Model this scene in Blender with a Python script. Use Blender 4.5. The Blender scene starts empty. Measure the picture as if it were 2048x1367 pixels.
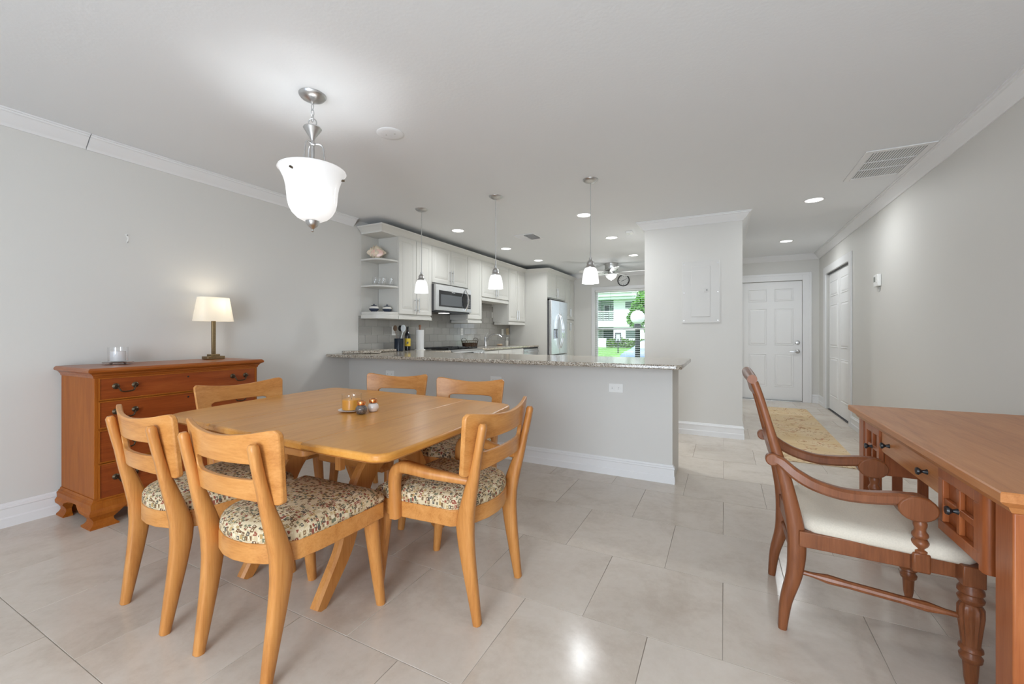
import bpy, bmesh, math, random
from mathutils import Vector, Matrix
S = bpy.context.scene
COL = S.collection
PI = math.pi
random.seed(7)

# ------------------------------------------------------------------ camera
cam = bpy.data.cameras.new('camera')
camo = bpy.data.objects.new('camera', cam); COL.objects.link(camo)
camo.location = (0, 0, 1.15)
camo.rotation_euler = (PI/2, 0, 0.46939)
cam.sensor_width = 36.0
cam.lens = 36*836.45/2048
cam.shift_y = -16.8/2048
cam.clip_start = 0.05; cam.clip_end = 500
S.camera = camo
# ------------------------------------------------------------------ view, world, sun, daylight
S.view_settings.view_transform = 'Standard'
S.view_settings.look = 'None'
S.view_settings.gamma = 1.0
S.view_settings.use_curve_mapping = False
S.view_settings.exposure = 0.3
S.cycles.use_denoising = True
S.cycles.max_bounces = 10
S.cycles.diffuse_bounces = 6
S.cycles.transparent_max_bounces = 24
S.cycles.sample_clamp_indirect = 6.0
S.cycles.caustics_reflective = False
S.cycles.caustics_refractive = False
W = bpy.data.worlds.new('sky'); S.world = W; W.use_nodes = True
wn = W.node_tree.nodes; wl = W.node_tree.links
wn['Background'].inputs[0].default_value = (0.76, 0.88, 1.02, 1)
wn['Background'].inputs[1].default_value = 1.9
def light(name, kind, loc, power, color=(1, 1, 1), rot=(0, 0, 0), **kw):
    l = bpy.data.lights.new(name, kind); l.energy = power; l.color = color
    for k, v in kw.items(): setattr(l, k, v)
    o = bpy.data.objects.new(name, l); COL.objects.link(o); o.location = loc; o.rotation_euler = rot
    return o
light('sun', 'SUN', (0, 5, 20), 2.4, (.94, .97, .98), (math.radians(48), 0, math.radians(-20)), angle=0.05)
# daylight lamp added outside the glazed opening behind the camera to fill the room
light('daylight_fill', 'AREA', (-.15, -2.62, 1.1), 105, (0.86, 0.96, 1.06), (PI/2, 0, 0), shape='RECTANGLE', size=1.6, size_y=2.0)
RECESSED_W, PENDANT_W, DINING_W, LAMP_W = 11.0, 2.4, 11.0, 1.3
WARM = (.97, 1.0, 1.01)

# ------------------------------------------------------------------ mesh helpers
class MB:
    def __init__(s): s.v = []; s.f = []
    def add(s, vs, fs):
        n = len(s.v); s.v += [tuple(v) for v in vs]; s.f += [tuple(i+n for i in f) for f in fs]; return s
    def box(s, x0, x1, y0, y1, z0, z1):
        return s.add([(x0,y0,z0),(x1,y0,z0),(x1,y1,z0),(x0,y1,z0),(x0,y0,z1),(x1,y0,z1),(x1,y1,z1),(x0,y1,z1)],
            [(0,3,2,1),(4,5,6,7),(0,1,5,4),(1,2,6,5),(2,3,7,6),(3,0,4,7)])
    def rings(s, rs, cap=True, close=False):
        n = len(rs[0]); vs = [p for r in rs for p in r]; fs = []
        m = len(rs)
        for i in range(m if close else m-1):
            a, b = i*n, ((i+1) % m)*n
            for k in range(n):
                k2 = (k+1) % n
                fs.append((a+k, a+k2, b+k2, b+k))
        if cap and not close:
            fs.append(tuple(range(n-1, -1, -1))); fs.append(tuple((m-1)*n+k for k in range(n)))
        return s.add(vs, fs)
    def lathe(s, prof, cx=0, cy=0, n=20, cap=True):
        return s.rings([[(cx+r*math.cos(2*PI*k/n), cy+r*math.sin(2*PI*k/n), z) for k in range(n)] for r, z in prof], cap)
    def prism(s, poly, axis, c0, c1):
        def P(a, b, c): return {'z': (a, b, c), 'y': (a, c, b), 'x': (c, a, b)}[axis]
        return s.rings([[P(a, b, c0) for a, b in poly], [P(a, b, c1) for a, b in poly]])
    def tube(s, pts, r, n=8, close=False):
        pts = [Vector(p) for p in pts]; m = len(pts)
        R = r if isinstance(r, (list, tuple)) else [r]*m
        rs = []; up = None
        for i, p in enumerate(pts):
            if close: t = pts[(i+1) % m]-pts[i-1]
            else: t = pts[min(i+1, m-1)]-pts[max(i-1, 0)]
            t.normalize()
            if up is None: up = Vector((0, 0, 1)) if abs(t.z) < .9 else Vector((1, 0, 0))
            u = t.cross(up); u.normalize(); w = u.cross(t); up = w
            rs.append([p+(u*math.cos(2*PI*k/n)+w*math.sin(2*PI*k/n))*R[i] for k in range(n)])
        return s.rings(rs, True, close)
    def sweep(s, pts, secs, side=(1, 0, 0), n=None):
        # secs: per point (half width along side, half thickness), rounded-rect section
        pts = [Vector(p) for p in pts]; m = len(pts); sd = Vector(side); rs = []
        for i, p in enumerate(pts):
            t = pts[min(i+1, m-1)]-pts[max(i-1, 0)]; t.normalize()
            u = sd-t*sd.dot(t); u.normalize(); w = t.cross(u)
            a, b = secs[i] if isinstance(secs, list) else secs
            c = .45*min(a, b)
            q = [(a, -b+c), (a, b-c), (a-c, b), (-a+c, b), (-a, b-c), (-a, -b+c), (-a+c, -b), (a-c, -b)]
            rs.append([p+u*x+w*y for x, y in q])
        return s.rings(rs)
    def profile(s, path, prof, normal_fn):
        # path of points, profile (out, up) with out along normal_fn(i)
        rs = []
        for i, p in enumerate(path):
            nx, ny = normal_fn(i); rs.append([(p[0]+nx*o, p[1]+ny*o, p[2]+u) for o, u in prof])
        return s.rings(rs)
def obj(name, mb, m, parent=None, bev=0, seg=2, sharp=35, loc=None, smooth=True, bang=40):
    me = bpy.data.meshes.new(name)
    me.from_pydata(mb.v, [], mb.f); me.validate()
    bm = bmesh.new(); bm.from_mesh(me); bmesh.ops.recalc_face_normals(bm, faces=bm.faces); bm.to_mesh(me); bm.free()
    if smooth:
        me.polygons.foreach_set('use_smooth', [True]*len(me.polygons)); me.set_sharp_from_angle(angle=math.radians(sharp))
    me.materials.append(m)
    o = bpy.data.objects.new(name, me); COL.objects.link(o)
    if parent: o.parent = parent
    if loc: o.location = loc
    if bev:
        b = o.modifiers.new('bevel', 'BEVEL'); b.width = bev; b.segments = seg; b.limit_method = 'ANGLE'; b.angle_limit = math.radians(bang)
    return o
def box(name, m, parent, x0, x1, y0, y1, z0, z1, bev=0.002, **kw):
    return obj(name, MB().box(x0, x1, y0, y1, z0, z1), m, parent, bev, **kw)
def tag(o, label, cat, group=None, kind=None):
    o['label'] = label; o['category'] = cat
    if group: o['group'] = group
    if kind: o['kind'] = kind
    return o
def thing(name, label, cat, loc=(0, 0, 0), rotz=0, group=None):
    o = bpy.data.objects.new(name, None); COL.objects.link(o); o.empty_display_size = .1
    o.location = loc; o.rotation_euler = (0, 0, rotz)
    return tag(o, label, cat, group)
def struct(o, label, cat):
    return tag(o, label, cat, None, 'structure')
def copy_tree(o, parent=None):
    c = o.copy(); COL.objects.link(c); c.parent = parent
    for ch in list(o.children): copy_tree(ch, c)
    return c
def arc(cx, cy, r, a0, a1, n):
    return [(cx+r*math.cos(math.radians(a0+(a1-a0)*k/n)), cy+r*math.sin(math.radians(a0+(a1-a0)*k/n))) for k in range(n+1)]
def rrect(x0, x1, y0, y1, r, n=5):
    return arc(x1-r, y0+r, r, -90, 0, n)+arc(x1-r, y1-r, r, 0, 90, n)+arc(x0+r, y1-r, r, 90, 180, n)+arc(x0+r, y0+r, r, 180, 270, n)
def lerp(a, b, t): return a+(b-a)*t
def smoothpath(pts, n=6):
    pts = [Vector(p) for p in pts]; out = []
    for i in range(len(pts)-1):
        p0 = pts[max(i-1, 0)]; p1 = pts[i]; p2 = pts[i+1]; p3 = pts[min(i+2, len(pts)-1)]
        for k in range(n):
            t = k/n
            out.append(.5*((2*p1)+(p2-p0)*t+(2*p0-5*p1+4*p2-p3)*t*t+(3*p1-p0-3*p2+p3)*t**3))
    out.append(pts[-1]); return out

# ------------------------------------------------------------------ materials
def srgb(r, g, b):
    f = lambda c: (c/12.92 if c <= .04045 else ((c+.055)/1.055)**2.4)
    return (f(r/255), f(g/255), f(b/255), 1)
class NT:
    def __init__(s, name):
        s.m = bpy.data.materials.new(name); s.m.use_nodes = True; s.t = s.m.node_tree; s.b = s.t.nodes['Principled BSDF']
        s.out = s.t.nodes['Material Output']
    def n(s, kind, ins=None, **kw):
        x = s.t.nodes.new('ShaderNode'+kind)
        for k, v in kw.items(): setattr(x, k, v)
        for k, v in (ins or {}).items():
            if isinstance(v, bpy.types.NodeSocket): s.t.links.new(v, x.inputs[k])
            else: x.inputs[k].default_value = v
        return x
    def set(s, k, v):
        if isinstance(v, bpy.types.NodeSocket): s.t.links.new(v, s.b.inputs[k])
        else: s.b.inputs[k].default_value = v
    def ramp(s, fac, stops, interp='LINEAR'):
        r = s.n('ValToRGB', {'Fac': fac}); r.color_ramp.interpolation = interp
        e = r.color_ramp.elements
        while len(e) < len(stops): e.new(.5)
        for i, (p, c) in enumerate(stops): e[i].position = p; e[i].color = c
        return r.outputs['Color']
    def bump(s, h, strength=.2, dist=.01):
        b = s.n('Bump', {'Height': h, 'Strength': strength, 'Distance': dist}); s.set('Normal', b.outputs[0])
def plain(name, col, rough=.5, metal=0, coat=0, noise=0, nscale=30, bump=0, aniso=0):
    k = NT(name); k.set('Base Color', col); k.set('Roughness', rough); k.set('Metallic', metal); k.set('Coat Weight', coat)
    if noise or bump:
        tc = k.n('TexCoord'); nz = k.n('TexNoise', {'Vector': tc.outputs['Object'], 'Scale': nscale, 'Detail': 3.0})
        if noise:
            a = tuple(c*(1-noise) for c in col[:3])+(1,); b = tuple(min(1, c*(1+noise)) for c in col[:3])+(1,)
            k.set('Base Color', k.ramp(nz.outputs['Fac'], [(.3, a), (.7, b)]))
        if bump: k.bump(nz.outputs['Fac'], bump, .004)
    return k.m
def wood(name, dark, mid, light, axis='x', scale=1.0, rough=.35, coat=.3, contrast=1.0):
    k = NT(name); tc = k.n('TexCoord')
    sc = {'x': (1.2, 9, 9), 'y': (9, 1.2, 9), 'z': (9, 9, 1.2)}[axis]
    oi = k.n('ObjectInfo')
    off = k.n('VectorMath', {0: tc.outputs['Object'], 1: (0, 0, 0)}, operation='ADD')
    cmb = k.n('CombineXYZ', {'X': oi.outputs['Random'], 'Y': oi.outputs['Random'], 'Z': oi.outputs['Random']})
    sc2 = k.n('VectorMath', {0: cmb.outputs[0], 1: (7, 5, 3)}, operation='MULTIPLY')
    k.t.links.new(sc2.outputs[0], off.inputs[1])
    mp = k.n('Mapping', {'Vector': off.outputs[0], 'Scale': tuple(c*scale for c in sc)})
    n1 = k.n('TexNoise', {'Vector': mp.outputs[0], 'Scale': 2.2, 'Detail': 5.0, 'Roughness': .6, 'Distortion': .6})
    mp2 = k.n('Mapping', {'Vector': off.outputs[0], 'Scale': tuple((c*scale*5 if c > 2 else c*scale*1.5) for c in sc)})
    n2 = k.n('TexNoise', {'Vector': mp2.outputs[0], 'Scale': 4.0, 'Detail': 4.0, 'Roughness': .7})
    mix = k.n('Mix', {0: .38, 2: n1.outputs['Fac'], 3: n2.outputs['Fac']}, data_type='FLOAT')
    w = .22/contrast
    k.set('Base Color', k.ramp(mix.outputs[0], [(.5-w, dark), (.5, mid), (.5+w, light)]))
    k.set('Roughness', rough); k.set('Coat Weight', coat); k.set('Coat Roughness', .25); k.set('Specular IOR Level', .35)
    k.bump(n2.outputs['Fac'], .06, .002)
    return k.m
def emit(name, col, strength, base=(1, 1, 1, 1)):
    k = NT(name); k.set('Base Color', base); k.set('Emission Color', col); k.set('Emission Strength', strength); k.set('Roughness', .3)
    return k.m
def glow_glass(name, tint, emis, trans=.75):
    k = NT(name)
    tr = k.n('BsdfTranslucent', {'Color': tint}); df = k.n('BsdfDiffuse', {'Color': tint}); gl = k.n('BsdfGlossy', {'Roughness': .12})
    mx = k.n('MixShader', {'Fac': trans, 1: df.outputs[0], 2: tr.outputs[0]})
    mg = k.n('MixShader', {'Fac': .05, 1: mx.outputs[0], 2: gl.outputs[0]})
    em = k.n('Emission', {'Color': tint, 'Strength': emis})
    ad = k.n('AddShader', {0: mg.outputs[0], 1: em.outputs[0]})
    k.t.links.new(ad.outputs[0], k.out.inputs['Surface']); return k.m
def thin_glass(name, tint=(1, 1, 1, 1), base=.05, edge=.5):
    k = NT(name)
    lw = k.n('LayerWeight', {'Blend': .5}); pw = k.n('Math', {0: lw.outputs['Facing'], 1: 4.0}, operation='POWER')
    sc = k.n('Math', {0: pw.outputs[0], 1: edge}, operation='MULTIPLY'); ad = k.n('Math', {0: sc.outputs[0], 1: base}, operation='ADD')
    ge = k.n('NewGeometry'); fr = k.n('Math', {0: 1.0, 1: ge.outputs['Backfacing']}, operation='SUBTRACT')
    fm = k.n('Math', {0: ad.outputs[0], 1: fr.outputs[0]}, operation='MULTIPLY')
    t = k.n('BsdfTransparent', {'Color': tint}); g = k.n('BsdfGlossy', {'Roughness': .02})
    m = k.n('MixShader', {'Fac': fm.outputs[0], 1: t.outputs[0], 2: g.outputs[0]})
    k.t.links.new(m.outputs[0], k.out.inputs['Surface']); return k.m
def clear_glass(name, tint=(1, 1, 1, 1)):
    k = NT(name); k.set('Base Color', tint); k.set('Transmission Weight', 1.0); k.set('Roughness', .02); k.set('IOR', 1.45); return k.m

M = {}
M['wall'] = plain('wall_paint', (.66, .648, .62, 1), .6, bump=.05, nscale=140)
M['ceiling'] = plain('ceiling_paint', (.77, .785, .80, 1), .8, bump=.15, nscale=60)
M['trim'] = plain('white_trim', (.77, .77, .775, 1), .4)
M['door'] = plain('white_door_paint', (.80, .80, .80, 1), .4)
M['cab'] = plain('cabinet_paint', (.62, .61, .575, 1), .4)
M['grout'] = plain('grout', (.40, .35, .30, 1), .9)
M['nickel'] = plain('brushed_nickel', (.56, .56, .56, 1), .32, 1.0, noise=.06, nscale=60)
M['steel'] = plain('stainless_steel', (.60, .60, .60, 1), .34, 1.0, noise=.05, nscale=40)
M['chrome'] = plain('chrome', (.8, .8, .8, 1), .1, 1.0)
M['darksteel'] = plain('dark_steel_side', (.12, .12, .125, 1), .45, .4)
M['blackglass'] = plain('black_glass', (.02, .022, .025, 1), .08, 0, .5)
M['black'] = plain('black_plastic', (.015, .015, .017, 1), .35)
M['white'] = plain('white_plastic', (.82, .82, .80, 1), .35)
M['brass'] = plain('antique_brass', (.30, .22, .12, 1), .3, 1.0, noise=.15, nscale=80)
M['bronze'] = plain('dark_bronze', (.10, .075, .05, 1), .35, 1.0, noise=.25, nscale=90)
M['copper'] = plain('copper', (.80, .33, .12, 1), .15, 1.0)
M['glass'] = clear_glass('clear_glass')
M['thinglass'] = thin_glass('thin_glass', base=.09, edge=.8)
M['pane'] = thin_glass('window_glass', base=.02, edge=.3)
M['maple'] = wood('honey_maple', srgb(162, 99, 44), srgb(194, 131, 68), srgb(210, 152, 88), 'z', 1.0, .36, .12)
M['maple_x'] = wood('honey_maple_across', srgb(166, 102, 44), srgb(198, 136, 72), srgb(214, 156, 93), 'x', 1.0, .36, .12)
M['maple_top'] = wood('honey_maple_top', srgb(180, 114, 42), srgb(206, 144, 66), srgb(216, 158, 84), 'y', .8, .30, .2)
M['cherry'] = wood('cherry_case', srgb(134, 66, 8), srgb(158, 86, 18), srgb(174, 102, 32), 'z', 1.0, .5, .0)
M['cherry_d'] = wood('cherry_drawer_front', srgb(112, 48, 16), srgb(138, 64, 24), srgb(156, 82, 36), 'y', 1.0, .34, .12)
M['cherry_top'] = wood('cherry_top', srgb(124, 62, 16), srgb(150, 80, 30), srgb(166, 98, 44), 'y', 1.0, .3, .15)
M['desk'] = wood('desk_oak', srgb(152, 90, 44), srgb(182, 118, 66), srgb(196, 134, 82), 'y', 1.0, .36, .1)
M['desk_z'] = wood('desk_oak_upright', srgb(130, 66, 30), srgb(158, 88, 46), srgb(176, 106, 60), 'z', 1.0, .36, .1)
M['walnut'] = wood('reddish_chair_wood', srgb(98, 54, 30), srgb(126, 74, 43), srgb(144, 90, 57), 'z', 1.2, .36, .1)
M['linen'] = plain('cream_linen', (.66, .60, .50, 1), .8, noise=.05, nscale=220, bump=.15)
def m_stone():
    k = NT('limestone_tile'); g = k.n('NewGeometry'); oi = k.n('ObjectInfo')
    cmb = k.n('CombineXYZ', {'X': oi.outputs['Random'], 'Y': oi.outputs['Random']})
    sc = k.n('VectorMath', {0: cmb.outputs[0], 1: (9, 5, 0)}, operation='MULTIPLY')
    ad = k.n('VectorMath', {0: g.outputs['Position'], 1: sc.outputs[0]}, operation='ADD')
    n1 = k.n('TexNoise', {'Vector': ad.outputs[0], 'Scale': 3.0, 'Detail': 7.0, 'Roughness': .62, 'Distortion': .8})
    n2 = k.n('TexNoise', {'Vector': ad.outputs[0], 'Scale': 26.0, 'Detail': 4.0, 'Roughness': .7})
    mx = k.n('Mix', {0: .3, 2: n1.outputs['Fac'], 3: n2.outputs['Fac']}, data_type='FLOAT')
    c = k.ramp(mx.outputs[0], [(.32, (.535, .46, .385, 1)), (.5, (.63, .56, .485, 1)), (.68, (.685, .62, .55, 1))])
    hv = k.n('HueSaturation', {'Color': c, 'Value': 1.0})
    mr = k.n('MapRange', {'Value': oi.outputs['Random'], 'To Min': .965, 'To Max': 1.03}); k.t.links.new(mr.outputs[0], hv.inputs['Value'])
    k.set('Base Color', hv.outputs[0])
    k.set('Roughness', k.n('MapRange', {'Value': n2.outputs['Fac'], 'To Min': .13, 'To Max': .23}).outputs[0])
    k.set('Specular IOR Level', .45)
    k.bump(n2.outputs['Fac'], .03, .002); return k.m
M['stone'] = m_stone()
def m_granite():
    k = NT('speckled_granite'); g = k.n('NewGeometry')
    v = k.n('TexVoronoi', {'Vector': g.outputs['Position'], 'Scale': 170.0}); v2 = k.n('TexNoise', {'Vector': g.outputs['Position'], 'Scale': 60.0, 'Detail': 6.0, 'Roughness': .75})
    bw = k.n('RGBToBW', {'Color': v.outputs['Color']})
    mx = k.n('Mix', {0: .5, 2: bw.outputs[0], 3: v2.outputs['Fac']}, data_type='FLOAT')
    k.set('Base Color', k.ramp(mx.outputs[0], [(.25, (.05, .045, .04, 1)), (.38, (.20, .16, .12, 1)), (.50, (.40, .345, .275, 1)), (.62, (.54, .50, .43, 1)), (.8, (.66, .64, .60, 1))]))
    k.set('Roughness', .13); return k.m
M['granite'] = m_granite()
def m_fabric():
    k = NT('geometric_seat_fabric'); tc = k.n('TexCoord')
    mp = k.n('Mapping', {'Vector': tc.outputs['Object'], 'Scale': (68, 92, 60)})
    v = k.n('TexVoronoi', {'Vector': mp.outputs[0], 'Scale': 1.0, 'Randomness': .75}, distance='CHEBYCHEV')
    sep = k.n('SeparateColor', {'Color': v.outputs['Color']})
    hue = k.ramp(sep.outputs[0], [(0, srgb(110, 80, 52)), (.2, srgb(140, 74, 56)), (.38, srgb(112, 112, 88)), (.52, srgb(86, 80, 72)), (.68, srgb(170, 140, 90)), (.84, srgb(122, 98, 72))], 'CONSTANT')
    ring = k.ramp(v.outputs['Distance'], [(0, (0, 0, 0, 1)), (.20, (1, 1, 1, 1)), (.43, (0, 0, 0, 1))], 'CONSTANT')
    solid = k.ramp(v.outputs['Distance'], [(0, (1, 1, 1, 1)), (.30, (0, 0, 0, 1))], 'CONSTANT')
    pick = k.n('Math', {0: sep.outputs[1], 1: .62}, operation='GREATER_THAN')
    msk = k.n('Mix', {0: pick.outputs[0], 6: ring, 7: solid}, data_type='RGBA')
    base = k.ramp(sep.outputs[2], [(0, srgb(206, 189, 156)), (.55, srgb(192, 172, 136)), (.8, srgb(216, 202, 174))], 'CONSTANT')
    c = k.n('Mix', {0: msk.outputs[2], 6: base, 7: hue}, data_type='RGBA')
    k.set('Base Color', c.outputs[2]); k.set('Roughness', .9)
    nz = k.n('TexNoise', {'Vector': tc.outputs['Object'], 'Scale': 300.0}); k.bump(nz.outputs['Fac'], .25, .002); return k.m
M['fabric'] = m_fabric()
def m_rug():
    k = NT('vine_pattern_rug'); tc = k.n('TexCoord')
    nz = k.n('TexNoise', {'Vector': tc.outputs['Object'], 'Scale': 3.2, 'Detail': 4.0, 'Distortion': 1.2})
    band = k.n('Math', {0: nz.outputs['Fac'], 1: .5}, operation='SUBTRACT'); ab = k.n('Math', {0: band.outputs[0]}, operation='ABSOLUTE')
    line = k.ramp(ab.outputs[0], [(0, (1, 1, 1, 1)), (.006, (1, 1, 1, 1)), (.012, (0, 0, 0, 1))])
    v = k.n('TexVoronoi', {'Vector': tc.outputs['Object'], 'Scale': 34.0}); leaf = k.ramp(v.outputs['Distance'], [(0, (1, 1, 1, 1)), (.26, (1, 1, 1, 1)), (.32, (0, 0, 0, 1))])
    n2 = k.n('TexNoise', {'Vector': tc.outputs['Object'], 'Scale': 2.6, 'Detail': 2.0}); gate = k.ramp(n2.outputs['Fac'], [(.5, (0, 0, 0, 1)), (.56, (1, 1, 1, 1))])
    lg = k.n('Mix', {0: 1.0, 6: leaf, 7: gate}, data_type='RGBA', blend_type='MULTIPLY')
    mxl = k.n('Mix', {0: 1.0, 6: line, 7: lg.outputs[2]}, data_type='RGBA', blend_type='LIGHTEN')
    bg = k.ramp(n2.outputs['Fac'], [(.3, srgb(214, 186, 142)), (.7, srgb(222, 202, 170))])
    sep = k.n('SeparateColor', {'Color': v.outputs['Color']}); fg = k.ramp(sep.outputs[0], [(0, srgb(160, 104, 70)), (.5, srgb(184, 110, 76)), (.8, srgb(150, 120, 84))], 'CONSTANT')
    f = k.n('Math', {0: mxl.outputs[2], 1: .72}, operation='MULTIPLY')
    c = k.n('Mix', {0: f.outputs[0], 6: bg, 7: fg}, data_type='RGBA'); k.set('Base Color', c.outputs[2]); k.set('Roughness', .95)
    return k.m
M['rug'] = m_rug()
def m_splash():
    k = NT('glazed_grey_tile'); oi = k.n('ObjectInfo')
    k.set('Base Color', k.ramp(oi.outputs['Random'], [(0, (.31, .30, .28, 1)), (1, (.37, .36, .335, 1))])); k.set('Roughness', .12); return k.m
M['splash'] = m_splash()

# ------------------------------------------------------------------ setting
XL, XR, ZC = -3.815, 1.40, 2.47
YB, YK, YD = -2.5, 9.05, 8.44
PW = 3.415          # peninsula wall front
f = MB().box(XL-.1, XR+.1, YB-.1, YK+.1, -.08, -.0025)
floor = struct(obj('floor', f, M['grout']), 'pale limestone tiled floor laid in a half offset pattern', 'floor')
T = .5165; TX = .51; G = .0011
tile_cache = {}
def tile(x0, x1, y0, y1):
    w, d = round(x1-x0, 3), round(y1-y0, 3)
    if w < .02 or d < .02: return
    if (w, d) not in tile_cache:
        o = obj('tile', MB().box(-w/2+G, w/2-G, -d/2+G, d/2-G, -.006, 0), M['stone'], floor, .0006, 1)
        tile_cache[(w, d)] = o
    else:
        o = tile_cache[(w, d)].copy(); COL.objects.link(o)
    o.location = ((x0+x1)/2, (y0+y1)/2, 0)
j = -6
while True:
    y0 = 1.65+j*T; y1 = y0+T
    if y0 > YK: break
    off = -.005 if j % 2 == 0 else -.26
    y0c, y1c = max(y0, YB), min(y1, YK)
    k0 = math.floor((XL-off)/TX)
    for k in range(k0, k0+13):
        x0, x1 = off+k*TX, off+(k+1)*TX
        x0, x1 = max(x0, XL), min(x1, XR)
        if x1 > x0: tile(x0, x1, y0c, y1c)
    j += 1
struct(obj('ceiling', MB().box(XL-.1, XR+.1, YB-.1, YK+.1, ZC, ZC+.1), M['ceiling']), 'flat off white textured ceiling', 'ceiling')
wall_left = struct(obj('wall_left', MB().box(XL-.1, XL, YB-.1, YK+.1, -.05, ZC), M['wall']), 'light grey wall behind the chest of drawers and kitchen cabinets', 'wall')
CY0, CY1 = 6.56, 7.90
w = MB().box(XR, XR+.1, YB-.1, CY0, -.05, ZC).box(XR, XR+.1, CY1, YD+.1, -.05, ZC).box(XR, XR+.1, CY0, CY1, 2.06, ZC).box(XR+.1, XR+.14, CY0-.2, CY1+.2, -.05, 2.3)
struct(obj('wall_right', w, M['wall']), 'light grey wall beside the desk with thermostat and closet', 'wall')
WX0, WX1, WZ0, WZ1 = -2.54, -1.20, .45, 2.10
w = MB().box(XL-.1, WX0, YK, YK+.12, -.05, ZC).box(WX1, -.8, YK, YK+.12, -.05, ZC).box(WX0, WX1, YK, YK+.12, -.05, WZ0).box(WX0, WX1, YK, YK+.12, WZ1, ZC)
struct(obj('wall_far', w, M['wall']), 'light grey kitchen end wall with the window and clock', 'wall')
DX0, DX1, DZ = .26, 1.17, 2.045
w = MB().box(-.9, DX0, YD, YD+.1, -.05, ZC).box(DX1, XR+.1, YD, YD+.1, -.05, ZC).box(DX0, DX1, YD, YD+.1, DZ, ZC).box(-.9, -.8, YD+.1, YK+.1, -.05, ZC).box(DX0-.1, DX1+.1, YD+.1, YD+.14, -.05, 2.2)
struct(obj('wall_entry', w, M['wall']), 'light grey wall around the white entry door', 'wall')
BX0, BX1, BY0, BY1 = -.85, .178, 5.19, 7.05
struct(obj('wall_middle', MB().box(BX0, BX1, BY0, BY1, -.05, ZC), M['wall'], None), 'light grey wall block carrying the electrical panel', 'wall')
PX1, PY1 = -.353, 3.885
struct(obj('wall_peninsula', MB().box(XL, PX1, PW, PY1, -.05, .897), M['wall']), 'light grey half wall carrying the granite bar top', 'wall')
w = MB().box(XL-.1, -2.7, YB-.1, YB, -.05, ZC).box(.7, XR+.1, YB-.1, YB, -.05, ZC).box(-2.7, .7, YB-.1, YB, 2.15, ZC)
struct(obj('wall_rear', w, M['wall']), 'light grey wall behind the camera with a wide glazed opening', 'wall')
# baseboards
BP = [(0, 0), (.018, 0), (.018, .052), (.013, .06), (.013, .108), (.017, .114), (.016, .124), (.009, .129), (.008, .136), (.004, .142), (0, .142)]
def base(name, p0, p1, n, label):
    o = obj(name, MB().profile([p0, p1], BP, lambda i: n), M['trim'], sharp=25); return struct(o, label, 'baseboard')
base('baseboard_left', (XL, YB, 0), (XL, PW, 0), (1, 0), 'white moulded baseboard along the wall behind the chest of drawers')
base('baseboard_right', (XR, YB, 0), (XR, CY0-.105, 0), (-1, 0), 'white baseboard along the wall behind the desk')
base('baseboard_right_end', (XR, CY1+.135, 0), (XR, YD, 0), (-1, 0), 'short white baseboard between closet and entry corner')
base('baseboard_entry', (DX1+.13, YD, 0), (XR, YD, 0), (0, -1), 'short white baseboard right of the entry door')
# crown
CPR = [(0, 0), (0, -.088), (.010, -.088), (.014, -.078), (.022, -.070), (.038, -.056), (.056, -.034), (.066, -.022), (.076, -.018), (.078, -.010), (.088, -.008), (.088, 0)]
def crown(name, p0, p1, n, label):
    o = obj(name, MB().profile([p0, p1], CPR, lambda i: n), M['trim'], sharp=25); return struct(o, label, 'crown moulding')
crown('trim_1', (XL, YB, ZC), (XL, 1.204, ZC), (1, 0), 'white crown moulding on the left wall before the cracked joint')
crown('trim_2', (XL, 1.209, ZC-.001), (XL, 3.47, ZC-.001), (1, 0), 'white crown moulding on the left wall from cracked joint to cabinets')
crown('trim_3', (XR, YB, ZC), (XR, YD, ZC), (-1, 0), 'long white crown moulding on the wall above the desk')
crown('trim_4', (-.9, YD, ZC), (XR, YD, ZC), (0, -1), 'white crown moulding above the entry door')
def wrap(name, path, nrm, prof, label, cat):
    o = obj(name, MB().rings([[(p[0]+n[0]*a, p[1]+n[1]*a, p[2]+b) for a, b in prof] for p, n in zip(path, nrm)]), M['trim'], sharp=25); return struct(o, label, cat)
wrap('trim_5', [(BX0, BY1, ZC), (BX0, BY0, ZC), (BX1, BY0, ZC), (BX1, BY1, ZC)], [(-1, 0), (-1, -1), (1, -1), (1, 0)], CPR, 'white crown moulding wrapped round the electrical panel wall', 'crown moulding')
wrap('baseboard_middle', [(BX0, BY0, 0), (BX1, BY0, 0), (BX1, BY1, 0)], [(0, -1), (1, -1), (1, 0)], BP, 'white baseboard wrapped round the foot of the panel wall', 'baseboard')
wrap('baseboard_peninsula', [(XL, PW, 0), (PX1, PW, 0), (PX1, PW+.03, 0)], [(0, -1), (1, -1), (1, 0)], BP, 'white moulded baseboard along the front of the bar half wall', 'baseboard')
crown('trim_6', (XL, YK, ZC), (-.9, YK, ZC), (0, -1), 'white crown moulding on the kitchen end wall')

# doors
def panel_door(root, name, x0, x1, z0, z1, y, m, cols, rows, depth=.035, face=-1):
    # slab in the xz plane at y (front), raised panels as geometry; rows = [(z0,z1)...] fractions in metres
    mb = MB().box(x0, x1, min(y, y-face*depth), max(y, y-face*depth), z0, z1)
    s = obj(name, mb, m, root, .002)
    for (a, b) in cols:
        for (c, d) in rows:
            p = MB()
            r0 = [(a, c), (b, c), (b, d), (a, d)]
            def ring(ins, o): return [(a+ins, y+face*o, c+ins), (b-ins, y+face*o, c+ins), (b-ins, y+face*o, d-ins), (a+ins, y+face*o, d-ins)]
            p.rings([ring(0, -.001), ring(0, .003), ring(.008, .007), ring(.016, .001), ring(.040, .008)])
            obj('door_panel', p, m, s, smooth=False)
    return s
d1 = thing('door_1', 'white six panel entry door with lever handle and deadbolt', 'door', (0, 0, 0)); d1['kind'] = 'structure'
yf = YD+.03
cx = (DX0+DX1)/2
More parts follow.
